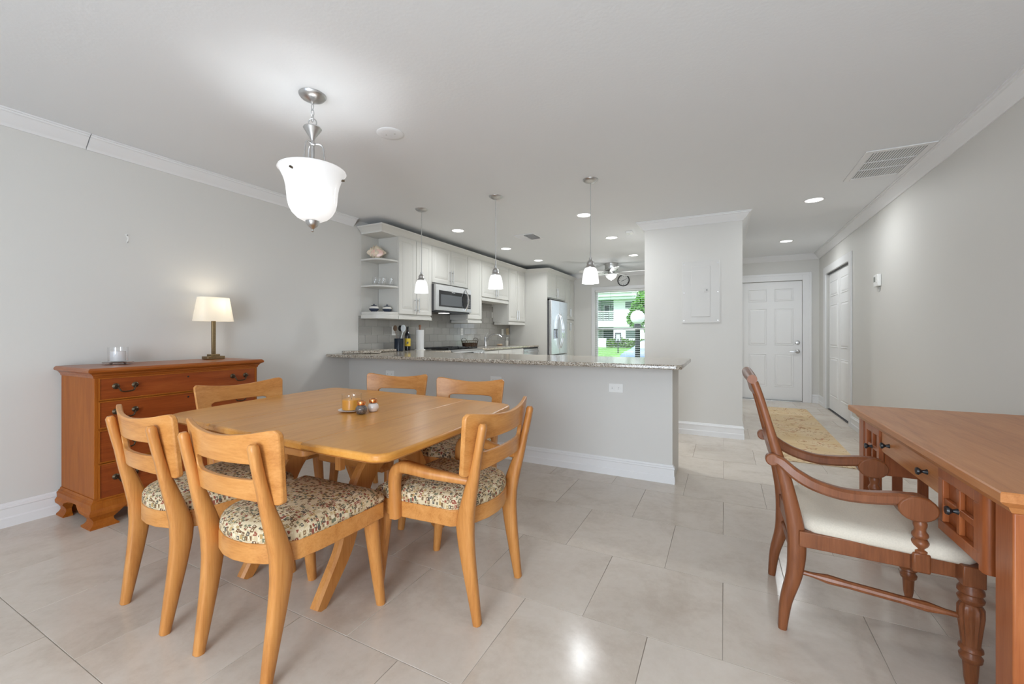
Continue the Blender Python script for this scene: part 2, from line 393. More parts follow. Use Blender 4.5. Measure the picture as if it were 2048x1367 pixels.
cols = [(cx-.335, cx-.055), (cx+.055, cx+.335)]
rows = [(.24, .80), (.95, 1.58), (1.70, 1.92)]
slab = panel_door(d1, 'door_slab', DX0+.003, DX1-.003, .012, DZ-.004, yf, M['door'], cols, rows)
cas = [(0, 0), (.018, .004), (.018, .03), (.012, .055), (.016, .10), (.016, .12), (0, .12)]
for nm, mb in (('casing', MB().box(DX1, DX1+.125, YD-.018, YD, 0, DZ+.125)), ('casing', MB().box(DX0-.125, DX0, YD-.018, YD, 0, DZ+.125)), ('casing', MB().box(DX0, DX1, YD-.018, YD, DZ, DZ+.125)),
               ('casing', MB().box(DX1+.09, DX1+.125, YD-.026, YD-.018, 0, DZ+.125)), ('casing', MB().box(DX0-.125, DX1+.09, YD-.026, YD-.018, DZ+.09, DZ+.125))):
    obj(nm, mb, M['trim'], d1, .003)
obj('threshold', MB().box(DX0, DX1, YD-.01, YD+.06, 0, .010), M['steel'], d1, .002)
hx = 1.105
def ylathe(prof, cx, cz, n=18):   # axis along -y, prof (r, y)
    return MB().rings([[(cx+r*math.cos(2*PI*k/n), y, cz+r*math.sin(2*PI*k/n)) for k in range(n)] for r, y in prof])
def xlathe(prof, cy, cz, n=18):
    return MB().rings([[(x, cy+r*math.cos(2*PI*k/n), cz+r*math.sin(2*PI*k/n)) for k in range(n)] for r, x in prof])
obj('deadbolt', ylathe([(.034, yf), (.034, yf-.010), (.026, yf-.018), (.014, yf-.020), (.014, yf-.032), (.004, yf-.033)], hx, .997), M['nickel'], d1)
lv = ylathe([(.034, yf), (.034, yf-.010), (.024, yf-.018), (.011, yf-.022), (.011, yf-.05), (.004, yf-.052)], hx, .85)
lv.sweep([(hx+.008, yf-.046, .85), (hx-.03, yf-.050, .85), (hx-.075, yf-.05, .845), (hx-.115, yf-.046, .846)], [(.007, .009), (.006, .009), (.005, .008), (.004, .006)], (0, 1, 0))
obj('lever_handle', lv, M['nickel'], d1)
d2 = thing('door_2', 'white bifold closet door with narrow raised panels', 'door'); d2['kind'] = 'structure'
def xpanel(root, y0, y1, z0, z1, x, m):
    s = obj('door_leaf', MB().box(x, x+.03, y0, y1, z0, z1), m, root, .002)
    a, b = y0+.085, y1-.085
    for c, d in ((z0+.20, .80), (.95, 1.58), (1.70, z1-.12)):
        def ring(ins, o): return [(x-o, a+ins, c+ins), (x-o, b-ins, c+ins), (x-o, b-ins, d-ins), (x-o, a+ins, d-ins)]
        obj('door_panel', MB().rings([ring(0, -.001), ring(0, .003), ring(.008, .008), ring(.018, .001), ring(.04, .010)]), m, s, smooth=False)
    return s
ym = (CY0+CY1)/2
xpanel(d2, CY0+.012, ym-.002, .016, 2.048, XR+.03, M['door'])
xpanel(d2, ym+.002, CY1-.028, .016, 2.048, XR+.03, M['door'])
obj('casing', MB().box(XR-.018, XR, CY0-.105, CY0, 0, 2.06+.105), M['trim'], d2, .003)
obj('casing', MB().box(XR-.018, XR, CY1, CY1+.135, 0, 2.06+.105), M['trim'], d2, .003)
obj('casing', MB().box(XR-.018, XR, CY0, CY1, 2.06, 2.06+.105), M['trim'], d2, .003)
obj('floor_track', MB().box(XR+.015, XR+.07, CY0, CY1, 0, .006), M['darksteel'], d2)
obj('head_track', MB().box(XR+.01, XR+.075, CY0, CY1, 2.05, 2.06), M['black'], d2)
obj('gap_shade', MB().box(XR+.05, XR+.06, CY1-.05, CY1-.001, 0, 2.04), M['black'], d2)  # black strip stands for the shade in the gap beside the leaf

# window
w1 = thing('window_1', 'white framed kitchen window with a centre meeting rail', 'window'); w1['kind'] = 'structure'
fx = MB()
yw0, yw1 = YK+.045, YK+.095
for a in ((WX0, WX0+.05, WZ0, WZ1), (WX1-.05, WX1, WZ0, WZ1), (WX0+.05, WX1-.05, WZ0, WZ0+.05), (WX0+.05, WX1-.05, WZ1-.05, WZ1)): fx.box(a[0], a[1], yw0, yw1, a[2], a[3])
obj('window_frame', fx, M['trim'], w1, .003)
obj('meeting_rail', MB().box(WX0+.05, WX1-.05, yw0+.005, yw1-.005, 1.235, 1.275), M['trim'], w1, .003)
obj('pane', MB().box(WX0+.05, WX1-.05, yw0+.022, yw0+.027, WZ0+.05, 1.235), M['pane'], w1)
obj('pane', MB().box(WX0+.05, WX1-.05, yw0+.022, yw0+.027, 1.275, WZ1-.05), M['pane'], w1)
obj('sill', MB().box(WX0-.06, WX1+.06, YK-.05, YK+.045, WZ0-.03, WZ0), M['trim'], w1, .004)
obj('casing', MB().box(WX0-.075, WX0, YK-.016, YK, WZ0, WZ1+.07), M['trim'], w1, .003)
obj('casing', MB().box(WX1, WX1+.075, YK-.016, YK, WZ0, WZ1+.07), M['trim'], w1, .003)
obj('casing', MB().box(WX0, WX1, YK-.016, YK, WZ1, WZ1+.07), M['trim'], w1, .003)
bl = thing('venetian_blind', 'white horizontal slat blind hanging open in the kitchen window', 'blind', ((WX0+WX1)/2, YK+.012, WZ1-.04))
hw = (WX1-WX0)/2-.012
obj('head_rail', MB().box(-hw, hw, -.028, .028, -.005, .038), M['white'], bl, .003)
sl = MB()
sl.rings([[(-hw, -.024, -.0035), (-hw, 0, .001), (-hw, .024, -.0015), (-hw, .024, -.0005), (-hw, 0, .003), (-hw, -.024, -.0025)],
          [(hw, -.024, -.0035), (hw, 0, .001), (hw, .024, -.0015), (hw, .024, -.0005), (hw, 0, .003), (hw, -.024, -.0025)]])
s0 = obj('slat', sl, M['white'], bl); s0.location = (0, 0, -.04)
for k in range(1, 34):
    c = s0.copy(); COL.objects.link(c); c.location = (0, 0, -.04-.0445*k)
for xx in (-hw+.18, 0, hw-.18): obj('ladder_cord', MB().tube([(xx, -.025, 0), (xx, -.025, -1.56)], .0012, 5), M['white'], bl)
obj('bottom_rail', MB().box(-hw, hw, -.024, .024, -1.58, -1.56), M['white'], bl, .003)
obj('pull_cord', MB().tube([(-hw+.34, -.032, 0), (-hw+.34, -.032, -.30)], .0015, 5).lathe([(.002, -.30), (.009, -.33), (.009, -.345), (.003, -.35)], -hw+.34, -.032, 8), M['black'], bl)

# rear glazing behind the camera
w2 = thing('window_2', 'white framed sliding glass door behind the camera', 'window'); w2['kind'] = 'structure'
fr = MB()
for a, b in ((-2.7, -2.64), (-1.03, -.97), (.64, .7)): fr.box(a, b, YB-.08, YB-.03, 0, 2.15)
fr.box(-2.64, .64, YB-.08, YB-.03, 2.09, 2.15)
obj('window_frame', fr, M['trim'], w2, .003)
obj('pane', MB().box(-2.64, -1.03, YB-.058, YB-.052, 0, 2.09), M['pane'], w2)
obj('pane', MB().box(-.97, .64, YB-.058, YB-.052, 0, 2.09), M['pane'], w2)

# ------------------------------------------------------------------ kitchen
# glazed wall tiles
TH = .1015
stc = {}
def stile(y0, y1, z0, z1):
    w_, h_ = round(y1-y0, 3), round(z1-z0, 3)
    if w_ < .012 or h_ < .012: return
    if (w_, h_) not in stc:
        o = obj('backsplash_tile', MB().box(0, .006, -w_/2+.001, w_/2-.001, -h_/2+.001, h_/2-.001), M['splash'], wall_left, .0012, 1); stc[(w_, h_)] = o
    else:
        o = stc[(w_, h_)].copy(); COL.objects.link(o)
    o.location = (XL, (y0+y1)/2, (z0+z1)/2)
for r in range(9):
    z0 = .932+r*TH; z1 = z0+TH
    for k in range(0, 22):
        y0 = 3.545+k*.203-(.1015 if r % 2 else 0); y1 = y0+.203
        y0, y1 = max(y0, 3.545), min(y1, 7.425)
        mid = (y0+y1)/2
        top = 1.69 if 5.80 < mid < 6.72 else (1.47 if 4.46 < mid < 5.34 else 1.36)
        if z0 < top-.02 and y1 > y0: stile(y0, y1, z0, min(z1, top))

XF = -3.485
def cab_door(root, y0, y1, z0, z1, x, handle=None, hz=None, hl=.16, name='door'):
    d = MB().box(x, x+.02, y0, y1, z0, z1)
    o = obj(name, d, M['cab'], root, .003)
    a, b, c, e = y0, y1, z0, z1
    fw = min(.058, (y1-y0)*.24)
    def ring(ins, off): return [(x+.02+off, a+ins, c+ins), (x+.02+off, b-ins, c+ins), (x+.02+off, b-ins, e-ins), (x+.02+off, a+ins, e-ins)]
    # frame bead, sunk channel and raised field
    obj('raised_panel', MB().rings([ring(.004, -.001), ring(.004, .006), ring(fw-.010, .006), ring(fw-.002, .0042), ring(fw, .0006), ring(fw+.012, .0006), ring(fw+.016, .0030), ring(fw+.040, .0065)]), M['cab'], o, smooth=False)
    if handle:
        hy = y1-.03 if handle == 'far' else y0+.03
        h = MB().tube([(x+.052, hy, hz-.01), (x+.052, hy, hz+hl+.01)], .0055, 8)
        for zz in (hz+.02, hz+hl-.02): h.tube([(x+.019, hy, zz), (x+.052, hy, zz)], .0045, 8)
        obj('bar_pull', h, M['nickel'], o)
    return o
def wall_cab(name, label, y0, y1, z0, z1, doors=2, rail=True, hz=None, group='white wall cabinets'):
    t = thing(name, label, 'cabinet', (0, 0, 0))
    obj('body', MB().box(XL+.007, XF-.02, y0+.001, y1-.001, z0, z1), M['cab'], t, .0015)
    g = .0025
    if doors == 2:
        m_ = (y0+y1)/2
        cab_door(t, y0+g, m_-g/2, z0+.012, z1-.01, XF-.02, 'far', hz or z0+.05)
        cab_door(t, m_+g/2, y1-g, z0+.012, z1-.01, XF-.02, 'near', hz or z0+.05)
    else: cab_door(t, y0+g, y1-g, z0+.012, z1-.01, XF-.02, None)
    if rail: obj('light_rail', MB().box(XL+.03, XF+.006, y0+.001, y1-.001, z0-.052, z0-.012).box(XL+.03, XF-.006, y0+.001, y1-.001, z0-.012, z0), M['cab'], t, .004)
    return t
ZT = 2.335
# open end shelf
os_ = thing('open_end_shelf', 'white open corner shelf unit ending the run of wall cabinets', 'shelf')
shp = [(XL+.007, 3.585), (-3.63, 3.585)]+[(-3.63+.145*math.sin(math.radians(a)), 3.585+.235*(1-math.cos(math.radians(a)))) for a in (20, 40, 60, 80)]+[(XF, 3.857), (XL+.007, 3.857)]
for zz in (2.025, 1.715): obj('shelf_board', MB().prism(shp, 'z', zz-.02, zz), M['cab'], os_, .002)
obj('bottom_board', MB().prism(shp, 'z', 1.385, 1.405), M['cab'], os_, .002)
obj('top_board', MB().box(XL+.007, XF, 3.585, 3.857, 2.315, ZT), M['cab'], os_, .002)
obj('back_panel', MB().box(XL+.001, XL+.007, 3.585, 3.857, 1.405, 2.315), M['cab'], os_)
shp2 = [(a, b-.006) if b < 3.6 else (a+.006, b) for a, b in shp[:-2]]+shp[-2:]
obj('light_rail', MB().prism(shp2, 'z', 1.325, 1.372).prism(shp, 'z', 1.372, 1.385), M['cab'], os_, .003)
wall_cab('wall_cabinet', 'tall white two door wall cabinet beside the open corner shelf', 3.858, 4.495, 1.375, ZT)
wall_cab('wall_cabinet', 'short white two door wall cabinet above the microwave', 4.495, 5.37, 1.825, ZT, rail=False)
wall_cab('wall_cabinet', 'narrow single door white wall cabinet right of the microwave', 5.37, 5.785, 1.365, ZT, doors=1)
wall_cab('wall_cabinet', 'short white two door wall cabinet above the sink faucet', 5.785, 6.73, 1.735, ZT)
wall_cab('wall_cabinet', 'tall white two door wall cabinet next to the refrigerator panel', 6.73, 7.428, 1.365, ZT)
# fridge surround and pantry
XT = -3.02
ts = thing('refrigerator_surround', 'tall white side panel and two door cabinet above the refrigerator', 'cabinet')
obj('side_panel', MB().box(XL+.002, XT, 7.43, 7.452, 0, ZT), M['cab'], ts, .002)
obj('body', MB().box(XL+.002, XT-.022, 7.452, 8.44, 1.835, ZT), M['cab'], ts)
cab_door(ts, 7.456, 7.944, 1.85, ZT-.01, XT-.022, 'far', 1.89); cab_door(ts, 7.948, 8.436, 1.85, ZT-.01, XT-.022, 'near', 1.89)
pn = thing('pantry_cabinet', 'tall narrow white pantry cabinet at the far end of the kitchen', 'cabinet')
obj('body', MB().box(XL+.002, XT-.022, 8.442, 9.045, .1, ZT), M['cab'], pn)
obj('toe_kick', MB().box(XL+.002, XT-.08, 8.442, 9.045, 0, .1), M['cab'], pn)
for a, b, hs in ((8.446, 8.742, 'far'), (8.746, 9.041, 'near')):
    cab_door(pn, a, b, 1.455, ZT-.01, XT-.022, hs, 1.52); cab_door(pn, a, b, .11, 1.445, XT-.022, hs, 1.22)
# cabinet crown
cc = MB()
cp = [(0, 0), (.006, .012), (.012, .016), (.028, .034), (.05, .052), (.062, .06), (.066, .072), (0, .072)]
path = [(XL+.01, 3.585), (XF, 3.585), (XF, 7.43), (XT, 7.43), (XT, 9.04)]
nrm = [(0, -1), (1, -1), (1, -1), (1, -1), (1, 0)]
cc.rings([[(p[0]+n[0]*o, p[1]+n[1]*o, 2.325+u) for o, u in cp] for p, n in zip(path, nrm)])
struct(obj('trim_7', cc, M['cab'], sharp=25), 'white crown moulding running along the tops of the kitchen cabinets', 'crown moulding')
# microwave
mw = thing('microwave', 'stainless over the range microwave with dark glass door and bowed handle', 'microwave')
my0, my1, mz0, mz1 = 4.50, 5.365, 1.452, 1.812
obj('body', MB().box(XL+.007, -3.45, my0, my1, mz0, mz1), M['darksteel'], mw, .003)
obj('front_frame', MB().box(-3.45, -3.415, my0, my1, mz0+.012, mz1), M['steel'], mw, .004)
obj('window', MB().prism(rrect(my0+.105, my1-.255, mz0+.085, mz1-.128, .006), 'x', -3.4135, -3.412), plain('microwave_window', (.12, .13, .14, 1), .15), mw)
obj('door_glass', MB().box(-3.416, -3.4135, my0+.065, my1-.012, mz0+.065, mz1-.075), M['blackglass'], mw, .001)
pd_ = [(-3.4135+.055*math.sin(PI*t), my1-.165, mz0+.03+t*(mz1-mz0-.05)) for t in [i/12 for i in range(13)]]
obj('handle', MB().sweep(pd_, (.015, .010), (0, 1, 0)), M['chrome'], mw)
pb = MB()
for r in range(5):
    for q in range(3): pb.box(-3.4135, -3.4122, my1-.115+q*.032, my1-.093+q*.032, mz0+.085+r*.026, mz0+.102+r*.026)
kp = obj('keypad', pb, plain('keypad_grey', (.16, .16, .17, 1), .4), mw)
obj('badge', MB().box(-3.4135, -3.4125, my0+.36, my0+.44, mz1-.092, mz1-.082), M['steel'], mw)
obj('vent_panel', MB().box(XL+.02, -3.43, my0+.01, my1-.01, mz0-.012, mz0), M['black'], mw)
obj('task_lamp', MB().box(-3.60, -3.50, my0+.30, my0+.42, mz0-.016, mz0-.011), emit('task_glow', (1, .95, .85, 1), 4), mw)
# peninsula bar top and counters
bt = thing('granite_bar_top', 'long speckled granite bar top on the half wall', 'countertop')
poly = [(XL+.001, 3.10)]+[(XL+.001, 3.10)]+arc(-.30, 3.14, .04, -90, 0, 4)+arc(-.30, 3.99, .04, 0, 90, 4)+[(-3.19, 4.03), (-3.19, 4.532), (XL+.001, 4.532)]
obj('slab', MB().prism(poly[1:], 'z', .898, .930), M['granite'], bt, .008, 3, bang=60)
ct = thing('granite_counter', 'speckled granite counter with the sink along the left wall', 'countertop')
obj('slab', MB().box(XL+.001, -3.19, 5.343, 7.428, .898, .930), M['granite'], ct, .006, 3)
sk = MB()
def rr(x0, x1, y0, y1, z, r): return [(a, b, z) for a, b in rrect(x0, x1, y0, y1, r, 4)]
sk.rings([rr(-3.67, -3.27, 5.98, 6.62, .9305, .03), rr(-3.67, -3.27, 5.98, 6.62, .9315, .03), rr(-3.65, -3.29, 6.0, 6.60, .9315, .03), rr(-3.65, -3.29, 6.0, 6.60, .9305, .03)], False)
obj('sink_rim', sk, M['steel'], ct)
def base_cab(label, y0, y1, n):
    t = thing('base_cabinet', label, 'cabinet')
    obj('body', MB().box(XL+.002, -3.232, y0+.001, y1-.001, .1, .896), M['cab'], t)
    obj('toe_kick', MB().box(XL+.002, -3.30, y0+.001, y1-.001, 0, .1), M['cab'], t)
    for k in range(n):
        a, b = lerp(y0, y1, k/n)+.003, lerp(y0, y1, (k+1)/n)-.003
        cab_door(t, a, b, .74, .885, -3.232, None, name='drawer')
        cab_door(t, a, b, .11, .73, -3.232, 'far' if k % 2 == 0 else 'near', .55)
base_cab('white base cabinet between the range and the sink', 5.343, 5.85, 1)
base_cab('white two door base cabinet under the sink faucet', 5.85, 6.786, 2)
base_cab('white base cabinet between the bar and the range', 3.89, 4.53, 1)
# dishwasher
dw = thing('dishwasher', 'stainless dishwasher with black top strip and bar handle', 'dishwasher')
obj('body', MB().box(XL+.01, -3.235, 6.79, 7.425, .02, .894), M['darksteel'], dw)
obj('door', MB().box(-3.235, -3.20, 6.793, 7.422, .10, .868), M['steel'], dw, .005)
obj('control_strip', MB().box(-3.235, -3.205, 6.793, 7.422, .871, .893), M['black'], dw, .003)
obj('handle', MB().tube([(-3.165, 6.85, .82), (-3.165, 7.365, .82)], .011, 10).tube([(-3.2, 6.88, .82), (-3.165, 6.88, .82)], .008).tube([(-3.2, 7.335, .82), (-3.165, 7.335, .82)], .008), M['steel'], dw)
# range
rg = thing('range', 'stainless slide in range with black grates and front knobs', 'stove')
ry0, ry1 = 4.54, 5.335
obj('body', MB().box(XL+.01, -3.22, ry0, ry1, .02, .90), M['steel'], rg, .003)
obj('cooktop', MB().box(XL+.01, -3.24, ry0, ry1, .90, .934), M['blackglass'], rg, .003)
cpn = MB().prism([(-3.24, .934), (-3.16, .905), (-3.16, .82), (-3.24, .82)], 'y', ry0, ry1); obj('control_panel', cpn, M['steel'], rg, .003)
for k, yy in enumerate((.07, .15, .56, .64, .72)):
    obj('knob', xlathe([(.026, -3.161), (.026, -3.150), (.020, -3.147), (.018, -3.118), (.015, -3.115), (.002, -3.115)], ry0+yy, .863), M['steel'], rg)
obj('display', MB().box(-3.161, -3.158, ry0+.23, ry0+.49, .835, .89), M['blackglass'], rg)
for k in range(3):
    a = ry0+.03+k*.25; gr = MB()
    for q in range(5): gr.box(-3.72+q*.11, -3.71+q*.11, a, a+.235, .946, .957)
    for q in range(3): gr.box(-3.72, -3.27, a+q*.112, a+.01+q*.112, .940, .953)
    for q in (-3.72, -3.28):
        for p in (a, a+.225): gr.box(q, q+.01, p, p+.01, .934, .946)
    obj('grate', gr, M['black'], rg)
obj('oven_door', MB().box(-3.22, -3.19, ry0+.005, ry1-.005, .18, .80), M['steel'], rg, .004)
obj('handle', MB().tube([(-3.14, ry0+.08, .75), (-3.14, ry1-.08, .75)], .012, 10).tube([(-3.19, ry0+.1, .75), (-3.14, ry0+.1, .75)], .008).tube([(-3.19, ry1-.1, .75), (-3.14, ry1-.1, .75)], .008), M['steel'], rg)
# refrigerator
fr_ = thing('refrigerator', 'stainless french door refrigerator with dispenser and bowed handles', 'refrigerator')
fy0, fy1, fxx = 7.46, 8.375, -2.94
fm = (fy0+fy1)/2
obj('body', MB().box(XL+.03, fxx-.06, fy0+.004, fy1-.004, .01, 1.785), M['darksteel'], fr_, .004)
for nm, a, b, c, e in (('door', fy0, fm-.003, .74, 1.80), ('door', fm+.003, fy1, .74, 1.80), ('freezer_drawer', fy0, fy1, .06, .73)):
    o = obj(nm, MB().box(fxx-.058, fxx, a, b, c, e), M['steel'], fr_, .012, 3)
    if nm == 'door' and a == fy0:
        obj('dispenser', MB().box(fxx-.001, fxx+.004, a+.10, a+.34, 1.04, 1.42), M['steel'], o, .002)
        obj('dispenser_recess', MB().box(fxx+.003, fxx+.006, a+.115, a+.325, 1.055, 1.24), M['blackglass'], o, .001)
    hp = None
    if nm == 'door':
        yy = fm-.045 if a == fy0 else fm+.045
        hp = [(fxx+.008+.062*math.sin(PI*t)**.8 if 0 < t < 1 else fxx, yy, .86+.68*t) for t in [i/14 for i in range(15)]]
        obj('handle', MB().sweep(hp, (.013, .010), (0, 1, 0)), M['chrome'], o)
    else:
        hp = [(fxx+.05*math.sin(PI*t)**.6 if 0 < t < 1 else fxx, lerp(a+.1, b-.1, t), .66) for t in [i/14 for i in range(15)]]
        obj('handle', MB().sweep(hp, (.013, .010), (0, 0, 1)), M['chrome'], o)
# faucet
fa = thing('kitchen_faucet', 'brushed nickel pull out faucet with an arched spout', 'faucet', (-3.70, 6.27, .930))
obj('body', MB().lathe([(.030, 0), (.030, .008), (.022, .02), (.020, .12), (.024, .14), (.021, .165), (.008, .175)], n=16), M['nickel'], fa)
obj('spout', MB().tube(smoothpath([(.01, .0, .09), (.07, .02, .165), (.14, .05, .20), (.21, .07, .195), (.255, .085, .165)], 5), [.014]*21, 10).tube([(.225, .075, .192), (.27, .092, .155)], [.015, .018], 10), M['nickel'], fa)
obj('lever', MB().tube([(0, 0, .165), (.0, .05, .215), (.0, .09, .235)], [.007, .006, .005], 8), M['nickel'], fa)
# counter items
def at_counter(name, label, cat, x, y, group=None): return thing(name, label, cat, (x, y, .930), 0, group)
t = at_counter('utensil_crock', 'dark blue crock holding kitchen utensils on the counter', 'crock', -3.66, 4.06)
obj('pot', MB().lathe([(.050, .001), (.056, .006), (.058, .15), (.060, .158), (.054, .158), (.052, .02), (.004, .018)], n=20, cap=False), plain('navy_glaze', (.012, .02, .035, 1), .15), t)
for nm, lb, hx_, hy_, tp, col in (('slotted_spatula', 'white slotted spatula standing in the dark crock', .03, .01, 'flat', (.75, .8, .82, 1)), ('wooden_spoon', 'brown wooden spoon leaning left in the dark crock', -.02, -.015, 'oval', (.16, .10, .06, 1)), ('serving_spoon', 'black spoon leaning back in the dark crock', -.012, .032, 'oval', (.02, .02, .02, 1))):
    u = thing(nm, lb, 'utensil', (-3.66, 4.06, .952))
    mm = plain(nm+'_material', col, .4); tx, ty = hx_*1.9, hy_*1.6
    obj('handle', MB().tube([(hx_*.2, hy_*.2, 0), (hx_, hy_, .15), (tx, ty, .23)], .005, 6), mm, u)
    r_ = .036 if tp == 'flat' else .030
    obj('head', MB().rings([[(tx+.004*q+r_*s_*math.cos(2*PI*k/14), ty+q*.003, .265+r_*1.25*s_*math.sin(2*PI*k/14)) for k in range(14)] for q, s_ in ((-1, .7), (-.6, 1), (.6, 1), (1, .7))]), mm, u)
t = at_counter('wine_bottle', 'dark glass bottle with a yellow label on the counter', 'bottle', -3.70, 4.27)
obj('bottle_glass', MB().lathe([(.030, 0), (.037, .004), (.038, .19), (.034, .215), (.016, .25), (.0145, .30), (.016, .302), (.016, .312), (.002, .313)], n=20), plain('dark_bottle', (.012, .012, .015, 1), .08), t)
obj('label', MB().lathe([(.0382, .055), (.0388, .056), (.0388, .155), (.0382, .156)], n=20, cap=False), plain('yellow_label', (.80, .58, .06, 1), .6), t, loc=None)
obj('label_emblem', MB().rings([[(.0392*math.cos(-.9+a), .0392*math.sin(-.9+a), .09+.03*b) for a, b in ((-.35, 0), (-.2, .4), (-.15, 1), (0, .7), (.2, .9), (.35, .5), (.25, -.2), (.05, .1), (-.1, -.3))], [(.0396*math.cos(-.9+a), .0396*math.sin(-.9+a), .09+.03*b) for a, b in ((-.35, 0), (-.2, .4), (-.15, 1), (0, .7), (.2, .9), (.35, .5), (.25, -.2), (.05, .1), (-.1, -.3))]]), M['black'], t)
t = at_counter('paper_towel_roll', 'white paper towel roll on an upright holder with wooden finial', 'paper towel', -3.66, 4.47)
obj('holder', MB().lathe([(.07, 0), (.072, .006), (.070, .012), (.008, .014), (.008, .29)], n=20), M['white'], t)
obj('roll', MB().lathe([(.020, .014), (.052, .014), (.053, .016), (.053, .268), (.052, .27), (.020, .27)], n=24, cap=False), plain('paper', (.80, .80, .80, 1), .9), t)
obj('finial', MB().lathe([(.010, .27), (.014, .285), (.010, .30), (.017, .315), (.016, .33), (.004, .34)], n=14), plain('brown_finial', (.30, .14, .08, 1), .5), t)
t = at_counter('wire_basket', 'dark wire basket with two round handles beside the range', 'basket', -3.60, 5.62)
wb = MB()
for k in range(24):
    a = 2*PI*k/24; wb.tube([(.09*math.cos(a), .15*math.sin(a), .004), (.11*math.cos(a), .175*math.sin(a), .105)], .0025, 5)
for z, ra, rb in ((.005, .09, .15), (.035, .096, .158), (.07, .103, .167), (.105, .11, .175)): wb.tube([(ra*math.cos(2*PI*k/24), rb*math.sin(2*PI*k/24), z) for k in range(24)], .0035, 5, True)
obj('wire_body', wb, M['bronze'], t)
obj('liner', MB().rings([[(.086*math.cos(2*PI*k/24), .145*math.sin(2*PI*k/24), .002) for k in range(24)], [(.100*math.cos(2*PI*k/24), .160*math.sin(2*PI*k/24), .075) for k in range(24)]]), plain('basket_weave', (.07, .035, .02, 1), .7, noise=.4, nscale=60), t)
for sy in (-1, 1): obj('handle', MB().tube([(.05*math.cos(PI*k/10), sy*.172, .105+.045*math.sin(PI*k/10)) for k in range(11)], .0035, 6), M['bronze'], t)
t = at_counter('soap_dispenser', 'small clear soap bottle near the far outlet', 'bottle', -3.66, 7.0)
obj('bottle', MB().lathe([(.026, 0), (.028, .004), (.028, .08), (.012, .095), (.012, .11), (.002, .111)], n=16), plain('soap_clear', (.62, .60, .55, 1), .15), t)
obj('pump', MB().lathe([(.008, .11), (.006, .14), (.010, .142), (.010, .150), (.002, .151)], n=10).tube([(0, 0, .146), (.03, .0, .142)], .004, 6), M['white'], t)
t = at_counter('sponge_dish', 'small oval dish with a sponge behind the faucet', 'dish', -3.66, 6.72)
obj('dish', MB().rings([[(.05*s_*math.cos(2*PI*k/18), .09*s_*math.sin(2*PI*k/18), z) for k in range(18)] for s_, z in ((.7, 0), (1, .018), (.95, .018), (.7, .006))]), plain('brown_dish', (.45, .30, .20, 1), .35), t)
obj('sponge', MB().box(-.025, .025, -.05, .05, .006, .032), plain('sponge_tan', (.62, .48, .34, 1), .9), t, .006)
# granite cutting boards on the bar
def slab_board(label, cx_, cy_, l, w_, rz):
    o = obj('granite_board', MB().prism(rrect(-l/2, l/2, -w_/2, w_/2, .02, 4), 'z', 0, .028), M['granite'], None, .005, 2, bang=60)
    o.location = (cx_, cy_, .934); o.rotation_euler = (0, 0, rz)
    tag(o, label, 'cutting board', 'granite slabs on the bar')
    ft = MB()
    for a in (-1, 1):
        for b in (-1, 1): ft.lathe([(.008, -.004), (.008, 0)], a*(l/2-.03), b*(w_/2-.03), 8)
    obj('rubber_feet', ft, M['black'], o)
slab_board('speckled granite slab lying nearest the bar front edge by the left wall', -3.585, 3.38, .40, .17, math.radians(52))
slab_board('speckled granite slab lying behind the other slab on the bar', -3.70, 3.77, .21, .38, 0)
# outlets
def outlet(label, loc, kind='x', w_=.072, h_=.115, switch=False, horizontal=False):
    t = thing('wall_outlet', label, 'outlet', loc)
    if horizontal: w_, h_ = h_, w_
    def bx(u0, u1, v0, v1, d0, d1):
        if kind == 'x': return MB().box(d0, d1, u0, u1, v0, v1)
        return MB().box(u0, u1, -d1, -d0, v0, v1)
    obj('cover_plate', bx(-w_/2, w_/2, -h_/2, h_/2, 0, .005), M['white'], t, .002)
    rcp = [(-.026, 0), (.026, 0)] if horizontal else [(0, -.022), (0, .022)]
    if switch: obj('rocker', bx(-.016, .016, -.034, .034, .005, .009), M['white'], t, .002)
    else:
        for a, b in rcp:
            o = obj('receptacle', bx(a-.014, a+.014, b-.012, b+.012, .005, .0075), M['white'], t, .002)
            for q in ((-.005, 0), (.005, 0)):
                du, dv = (q if not horizontal else (q[1], q[0]))
                obj('slot', bx(a+du-.0012, a+du+.0012, b+dv-.0035, b+dv+.0035, .0075, .0078) if not horizontal else bx(a-.002-.0035, a-.002+.0035, b+dv-.0012, b+dv+.0012, .0075, .0078), M['black'], o)
XS = XL+.0062
outlet('white outlet plate on the grey tiles behind the utensil crock', (XS, 4.13, 1.185))
outlet('white outlet plate on the grey tiles above the wire basket', (XS, 5.70, 1.18))
outlet('white switch plate on the grey tiles beside the refrigerator panel', (XS, 7.10, 1.18), switch=True)
outlet('white horizontal outlet at the right part of the bar half wall', (-.785, PW, .708), 'y', horizontal=True)
outlet('white horizontal outlet behind the chair at the middle of the bar wall', (-1.90, PW, .714), 'y', horizontal=True)
outlet('white horizontal outlet near the left end of the bar wall', (-3.20, PW, .716), 'y', horizontal=True)
mg = thing('spice_magnet_rack', 'small tan patterned rack hung beside the switch plate', 'rack', (XS, 7.30, 1.19))
obj('plate', MB().box(0, .012, -.05, .05, -.065, .065), plain('tan_pattern', (.50, .40, .26, 1), .5, noise=.5, nscale=70), mg, .003)
